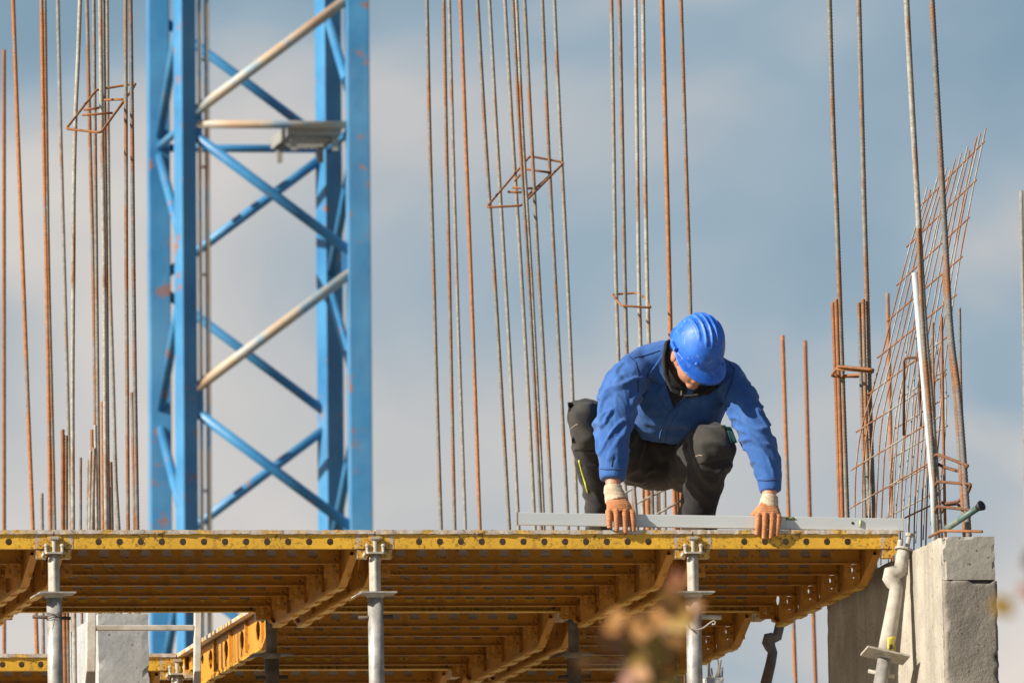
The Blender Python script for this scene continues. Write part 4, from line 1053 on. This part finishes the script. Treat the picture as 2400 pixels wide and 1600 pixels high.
hd.ball(hp(0, 0.092, -0.058), (.026, .010, .006), [hr, hf, hu], 12, 8); hd.ball(hp(0, 0.089, -0.070), (.023, .010, .007), [hr, hf, hu], 12, 8)   # lips
neck0 = at(1612, 850, .20)
hd.tube([hp(0, -0.03, -0.04), hp(0, -0.04, -0.09), neck0], [.062, .060, .066], 18)
# the rest of the body under the clothes, one continuous surface down to wrists and ankles
wL, wR = at(1437, 1146, .036), at(1803, 1170, .034)
hd.tube([neck0, at(1598, 905, .29), at(1575, 990, .44), at(1545, 1065, .60)], [.06, .085, .08, .08], 18)
hd.tube([neck0] + aL[1:-1] + [wL], [.035, .035, .045, .042, .040, .036, .033, .029], 14); hd.tube([neck0] + aR[1:-1] + [wR], [.035, .035, .045, .045, .042, .038, .034, .027], 14)
hd.tube(thL + shL[2:], [.06, .055, .05, .042, .036, .034, .032, .032], 14); hd.tube(thR + shR[2:], [.06, .055, .05, .045, .040, .038, .034, .034], 14)
bme = remesh(hd, 0.0042, 3)
person = link('person', bme, 'skin', None, None, True, label='worker in blue jacket, blue helmet and orange gloves crouching on the deck edge', category='person')
def child(name, me, mat, parent=None): return link(name, me, mat, parent or person, None, True)
jacket = child('jacket', jme, 'jacket'); trousers = child('trousers', tme, 'trousers')
jb = BVHTree.FromPolygons([v.co for v in jme.vertices], [tuple(p.vertices) for p in jme.polygons])
tb = BVHTree.FromPolygons([v.co for v in tme.vertices], [tuple(p.vertices) for p in tme.polygons])
# face details, mostly under the brim
for s_ in (-1, 1): MB().ball(hp(s_*0.032, 0.083, 0.006), .0115, nu=14, nv=8).build('eye', 'eye', person, smooth=True)
hair = MB(); hair.ball(hp(0, -0.020, 0.030), (.082, .098, .090), [hr, hf, hu], 24, 16); hair.ball(hp(0, -0.070, -0.030), (.068, .040, .055), [hr, hf, hu])
hair.v = [p - hf*max(0, (p-HC).dot(hf)-0.045)*0.55 for p in hair.v]; hair.build('hair', 'hair', person, smooth=True)
# --- helmet
def helmet():
    mb = MB(); NU, NV = 144, 60; vs = []; fs = []
    def prof(ph, t_):
        """ph around (0 = front), t_ 0 crown..1 rim"""
        th = t_*math.pi/2*0.985
        a_, b_ = 0.1005, 0.126
        st = math.sin(th)**0.92; x = a_*st*math.sin(ph); y = b_*st*math.cos(ph); z = 0.142*math.cos(th)**0.95
        rz_ = 0
        for xi, y0, y1 in ((-0.055,-0.05,0.055), (-0.034,-0.085,0.08), (-0.0115,-0.10,0.088), (0.0115,-0.10,0.088), (0.034,-0.085,0.08), (0.055,-0.05,0.055)):
            e1 = 1/(1+math.exp(-(y-y0)/0.004)); e2 = 1/(1+math.exp((y-y1)/0.004))
            rz_ += 0.0060*math.exp(-((x-xi)/0.0040)**2)*e1*e2
        nrm = Vector((x/a_**2, y/b_**2, z/0.142**2)).normalized()
        return Vector((x, y, z)) + nrm*rz_
    for i in range(NV+1):
        for j in range(NU): vs.append(prof(2*math.pi*j/NU, max(0.004, i/NV)))
    rows = NV+1
    for k_ in range(1, 7):                               # rim and visor
        f = k_/6
        for j in range(NU):
            ph = 2*math.pi*j/NU; p = prof(ph, 1.0); c = math.cos(ph)
            ext = 0.006 + 0.044*max(0, c)**1.1 * (1/(1+math.exp(-(c-0.25)/0.07))); dirv = Vector((math.sin(ph)*0.75, math.cos(ph)*1.0, 0)).normalized()
            drop = -0.006*f - 0.020*f*max(0, c)**2 
            vs.append(p + dirv*ext*f + Vector((0, 0, drop + 0.010*max(0, c)*f*(math.sin(ph)**2)*-1)))
        rows += 1
    for k_ in range(1, 3):                               # turned-under lip
        for j in range(NU): 
            p = vs[(NV+6)*NU+j]; vs.append(Vector((p.x*(1-0.012*k_), p.y*(1-0.012*k_), p.z-0.0035*(1 if k_ == 1 else 0.4))))
        rows += 1
    for i in range(rows-1):
        for j in range(NU): fs.append((i*NU+j, i*NU+(j+1) % NU, (i+1)*NU+(j+1) % NU, (i+1)*NU+j))
    fs.append(tuple(range(NU)))
    mb.add(vs, fs); mb.ball((0.06, 0.118, 0.034), (0.010, 0.010, 0.007), nu=12, nv=8); mb.ball((-0.06, 0.118, 0.034), (0.010, 0.010, 0.007), nu=12, nv=8)
    hc = HC + hu*0.018 - hf*0.010
    mb.v = [hc - hr*p.x + hf*p.y + hu*p.z for p in mb.v]
    o = mb.build('helmet', 'helmet_blue', person, smooth=True)
    sd_ = o.modifiers.new('thick', 'SOLIDIFY'); sd_.thickness = 0.0022
    cl_ = MB()
    for s_ in (-1, 1): cl_.box(-0.0065+s_*0.107, 0.0065+s_*0.107, -0.02, 0.02, 0.002, 0.018)
    cl_.v = [hc + hr*p.x + hf*p.y + hu*p.z for p in cl_.v]; cl_.build('strap_clip', 'helmet_blue', o)
    return o
helmet()
# --- collar, lapels, seams, placket
patch_on(None, None, [(1562,800),(1555,872),(1578,957),(1612,918)], 12, 12, 0.004, 0.004, 'fleece_collar', 'fleece', person, jb)
patch_on(None, None, [(1630,905),(1622,925),(1660,925),(1686,905)], 6, 8, 0.004, 0.004, 'fleece_collar', 'fleece', person, jb)
fc = MB(); 
cp = [at(1562,802,.15), at(1555,840,.13), at(1558,876,.12), at(1574,912,.125), at(1604,930,.135), at(1640,926,.14), at(1672,905,.15), at(1684,870,.17), at(1670,830,.22), at(1620,800,.25), at(1582,792,.21)]
fc.tube(cp + [cp[0], cp[1]], .0085, 10); 
fme = remesh(fc, 0.004, 3, lambda p, n: 0.002*noise.noise(p*60)); child('fleece_neck', fme, 'fleece')
def seam(px, off=0.0008, r=0.0021, mat='jacket_seam', bv=None, nm='seam', par=None):
    pts = []
    for (x0, y0), (x1, y1) in zip(px[:-1], px[1:]):
        for k_ in range(5):
            d = ray(x0+(x1-x0)*k_/5, y0+(y1-y0)*k_/5); h = (bv or jb).ray_cast(CAM, d)
            if h[0] is not None: pts.append(h[0]-d*off)
    if len(pts) > 3: MB().tube(pts, r, 6).build(nm, mat, par or jacket, smooth=True)
patch_on(None, None, [(1556,822),(1516,884),(1563,907),(1560,868)], 8, 8, 0.011, 0.006, 'collar_flap', 'jacket', jacket, jb)
patch_on(None, None, [(1561,899),(1537,916),(1568,965),(1578,955)], 8, 8, 0.009, 0.006, 'lapel', 'jacket', jacket, jb)
patch_on(None, None, [(1676,908),(1640,925),(1604,940),(1582,958)], 8, 8, 0.006, 0.005, 'lapel', 'jacket', jacket, jb)
seam([(1577,957),(1560,985),(1549,1012),(1546,1030),(1548,1043)], 0.003, 0.0035, 'jacket', nm='placket_edge')
seam([(1590,962),(1573,990),(1562,1015),(1559,1038)], 0.0003, 0.0011)
seam([(1486,838),(1510,833),(1530,827),(1550,820)]); seam([(1467,828),(1490,848),(1496,880),(1495,930)]); seam([(1706,846),(1722,865),(1716,890),(1706,915),(1698,940)])
seam([(1402,1098),(1420,1100),(1440,1099),(1460,1100)]); seam([(1776,1125),(1795,1126),(1812,1124),(1826,1122)])
seam([(1436,1068),(1435,1082),(1433,1096)]); MB().tube([at(1597,915,.06), at(1596,926,.062)], .0022, 8).build('zip_pull', 'zip', person)
# --- knee pockets, stripe, teal pocket
patch_on(None, None, [(1330,942),(1402,942),(1410,1052),(1342,1056)], 14, 14, 0.0035, 0.004, 'knee_pocket', 'knee_lit_cloth', trousers, tb)
patch_on(None, None, [(1622,1000),(1700,995),(1716,1072),(1625,1090)], 14, 14, 0.0035, 0.004, 'knee_pocket', 'knee_lit_cloth', trousers, tb)
seam([(1338,1004),(1348,996),(1356,993)], 0.005, 0.0011, 'glove_knit', tb, 'stitching', trousers); seam([(1630,1069),(1640,1066),(1648,1068)], 0.005, 0.0011, 'glove_knit', tb, 'stitching', trousers)
seam([(1357,1078),(1363,1103),(1371,1130),(1379,1160)], 0.001, 0.0038, 'neon', tb, 'neon_piping', trousers)
patch_on(None, None, [(1700,998),(1714,1000),(1728,1036),(1715,1042)], 5, 5, 0.004, 0.006, 'pocket_flap', 'teal', trousers, tb)
# --- boots
def boot(c, ang):
    mb = MB(); f = Vector((math.sin(ang), -math.cos(ang), 0)); s_ = Vector((math.cos(ang), math.sin(ang), 0))
    P_ = lambda a_, b_, z_: c + f*a_ + s_*b_ + Vector((0, 0, z_))
    mb.tube([P_(-.03, 0, .14), P_(-.028, 0, .09), P_(-.015, 0, .055), P_(.05, 0, .045), P_(.11, 0, .040), P_(.145, 0, .036)], [.046, .046, .050, .046, .044, .026], 16)
    me = remesh(mb, 0.006, 4); o = child('boot', me, 'boot')
    so_ = MB().prism([(-.08,-.032),(-.05,-.042),(.06,-.044),(.13,-.040),(.165,-.015),(.165,.015),(.13,.040),(.06,.044),(-.05,.042),(-.08,.032)], 'z', 0.0, 0.022)
    so_.v = [P_(p.x, p.y, p.z+0.001) for p in so_.v]; so_.build('sole', 'black_rubber', o)
fl_ = shL[-1].copy(); fl_.z = 0; boot(fl_, R(-18)); fr_ = shR[-1].copy(); fr_.z = 0; boot(fr_, R(14))
# --- gloves
def glove(w, kn, tips, side, cuffpts, cuffr):
    """w wrist, kn 4 knuckles, tips 4 finger ends; thumb behind the level"""
    mb = MB(); pc = (kn[1]+kn[2])/2
    mb.tube([w, w.lerp(pc, .35), w.lerp(pc, .75), pc + Vector((0,0.002,-0.004))], [.034, .043, .050, .046], 18, flat=[.8, .52, .42, .36], ref=(0,1,-0.25))
    for k_ in range(4):
        a, b = kn[k_], tips[k_]; mid = a.lerp(b, .45) + Vector((0, -0.004, 0.0)); root_ = w.lerp(a, .62)
        mb.tube([root_, a + Vector((0,-0.001,0)), a.lerp(b, .2)+Vector((0,-.004,0)), mid, a.lerp(b, .75)+Vector((0,-.001,0)), b], [.012, .0145, .0128, .0120, .0112, .0085], 12)
        mb.ball(a + Vector((0,-0.001,0.0)), .0148, nu=12, nv=8)
    t0 = w.lerp(pc, .35) + Vector((side*0.030, 0.012, 0)); t1 = t0 + Vector((side*0.022, 0.022, -0.022)); t2 = t1 + Vector((-side*0.002, 0.010, -0.035)); t3 = t2 + Vector((-side*0.008, -0.002, -0.022))
    mb.tube([t0, t1, t2, t3], [.016, .0145, .0130, .010], 12)
    me = remesh(mb, 0.0024, 2, lambda p, n: 0.0007*math.sin(p.z*700+noise.noise(p*30)*2))
    g = child('glove', me, 'glove_latex')
    cb = MB().tube(cuffpts, cuffr, 20, flat=0.85, ref=(0,1,0)); cme = remesh(cb, 0.003, 1, lambda p, n: 0.0022*ridge(Vector((p.x*8, p.y*8, p.z*58+p.x*12)), .25))
    child('knit_cuff', cme, 'glove_knit', g)
FY = -0.0085
wr = at(1441, 1160, .030)
glove(wr, [at(1427,1200,FY), at(1444,1197,FY-.003), at(1464,1198,FY-.003), at(1481,1203,FY)], [at(1429,1238,FY-.004), at(1446,1244,FY-.006), at(1466,1249,FY-.006), at(1485,1245,FY-.004)], 1,
      [at(1437,1137,.036), at(1437,1148,.034), at(1441,1160,.032), at(1445,1174,.026)], [.034, .037, .040, .044])
wr = at(1802, 1182, .030)
glove(wr, [at(1777,1209,FY), at(1793,1206,FY-.003), at(1810,1207,FY-.003), at(1824,1212,FY)], [at(1774,1254,FY-.004), at(1790,1263,FY-.006), at(1806,1263,FY-.006), at(1820,1256,FY-.004)], -1,
      [at(1806,1160,.034), at(1804,1170,.034), at(1802,1182,.032), at(1799,1194,.026)], [.031, .034, .037, .041])

# ------------------------------------------------------------------ young trees close to the camera (far out of focus)
def leaf_mesh():
    vs = [(0,0,0)]; fs = []; n = 6
    for i in range(1, n):
        t_ = i/n; w = 0.42*math.sin(math.pi*t_**0.8)*0.9; vs += [(-w, t_, 0.10*w-0.12*t_*t_), (0, t_, -0.12*t_*t_), (w, t_, 0.10*w-0.12*t_*t_)]
    vs.append((0, 1, -0.14)); fs += [(0,2,1), (0,3,2)]
    for i in range(n-2):
        a = 1+3*i; fs += [(a, a+1, a+4, a+3), (a+1, a+2, a+5, a+4)]
    a = 1+3*(n-2); fs += [(a, a+1, len(vs)-1), (a+1, a+2, len(vs)-1)]
    return MB().add(vs, fs)
LM = {}
for c in ('yellow', 'orange', 'red', 'tan'): LM[c] = leaf_mesh().mesh('leaf'); LM[c].materials.append(MATS['leaf_'+c])
def tree(label, dist, stem_px, leaves, seed):
    rnd = random.Random(seed)
    tip = atd(*stem_px[0], dist); pts = [atd(x, y, dist) for x, y in stem_px]; low = pts[-1]; foot = Vector((low.x+0.25, low.y+0.1, GZ))
    root = thing('young_tree', label, 'tree', foot, 'blurred young trees near the camera')
    path = [p-foot for p in pts] + [low.lerp(foot, .5)-foot, Vector((0,0,0))]
    k_ = len(path)
    MB().tube(path, [0.0022 + 0.016*(i/(k_-1))**2 for i in range(k_)], 8).build('trunk', 'bark', root, smooth=True)
    more = [(x + rnd.uniform(-85, 55), y + rnd.uniform(-60, 60), size*rnd.uniform(.55, .9), ang + rnd.uniform(-80, 80), rnd.choice(['tan', 'yellow', 'red', 'orange', 'yellow'])) for (x, y, size, ang, c) in leaves]
    for (x, y, size, ang, c) in leaves + more:
        y -= 22; p = atd(x, y, dist + rnd.uniform(-.06, .06)); st = min((a_.lerp(b_, t_) for a_, b_ in zip(pts[:-1], pts[1:]) for t_ in (0, .33, .66, 1)), key=lambda q_: (q_ - p).length + 0.5*max(0, q_.z - p.z))
        MB().tube([st-foot, (st+p)/2-foot+Vector((0,0,-0.004)), p-foot], [.0016, .0012, .0009], 5).build('twig', 'bark', root)
        o = link('leaf', LM[c], None, root); o.location = p-foot; o.scale = (size*1.15,)*3
        o.rotation_euler = (R(90+rnd.uniform(-35, 35)), R(ang), R(rnd.uniform(-40, 40)))
    return root
lv1 = [(1470,1500,.050,80,'tan'), (1500,1505,.046,100,'tan'), (1430,1520,.040,95,'red'), (1415,1500,.03,60,'orange'), (1455,1520,.036,120,'yellow'), (1545,1450,.044,100,'tan'), (1570,1440,.03,50,'yellow'),
       (1530,1500,.05,175,'yellow'), (1520,1540,.05,200,'yellow'), (1500,1580,.045,150,'yellow'), (1455,1570,.042,110,'yellow'), (1590,1470,.045,-30,'tan'), (1600,1500,.036,20,'red'), (1560,1500,.04,-20,'tan'), (1480,1620,.05,120,'yellow'), (1580,1410,.03,10,'red'), (1540,1600,.045,160,'yellow'), (1610,1540,.03,-60,'tan')]
tree('blurred yellow and red leafy twig before the deck underside', 17.0, [(1590,1400),(1575,1460),(1545,1530),(1530,1600),(1520,1700)], lv1, 1)
lv2 = [(2398,1345,.040,70,'tan'), (2415,1375,.05,80,'orange'), (2405,1400,.035,110,'yellow'), (2440,1350,.05,60,'yellow'), (2430,1420,.05,120,'tan'), (2385,1405,.022,90,'red')]
tree('blurred leaf tip entering at the right picture edge', 15.0, [(2425,1330),(2432,1420),(2450,1520),(2470,1700)], lv2, 2)
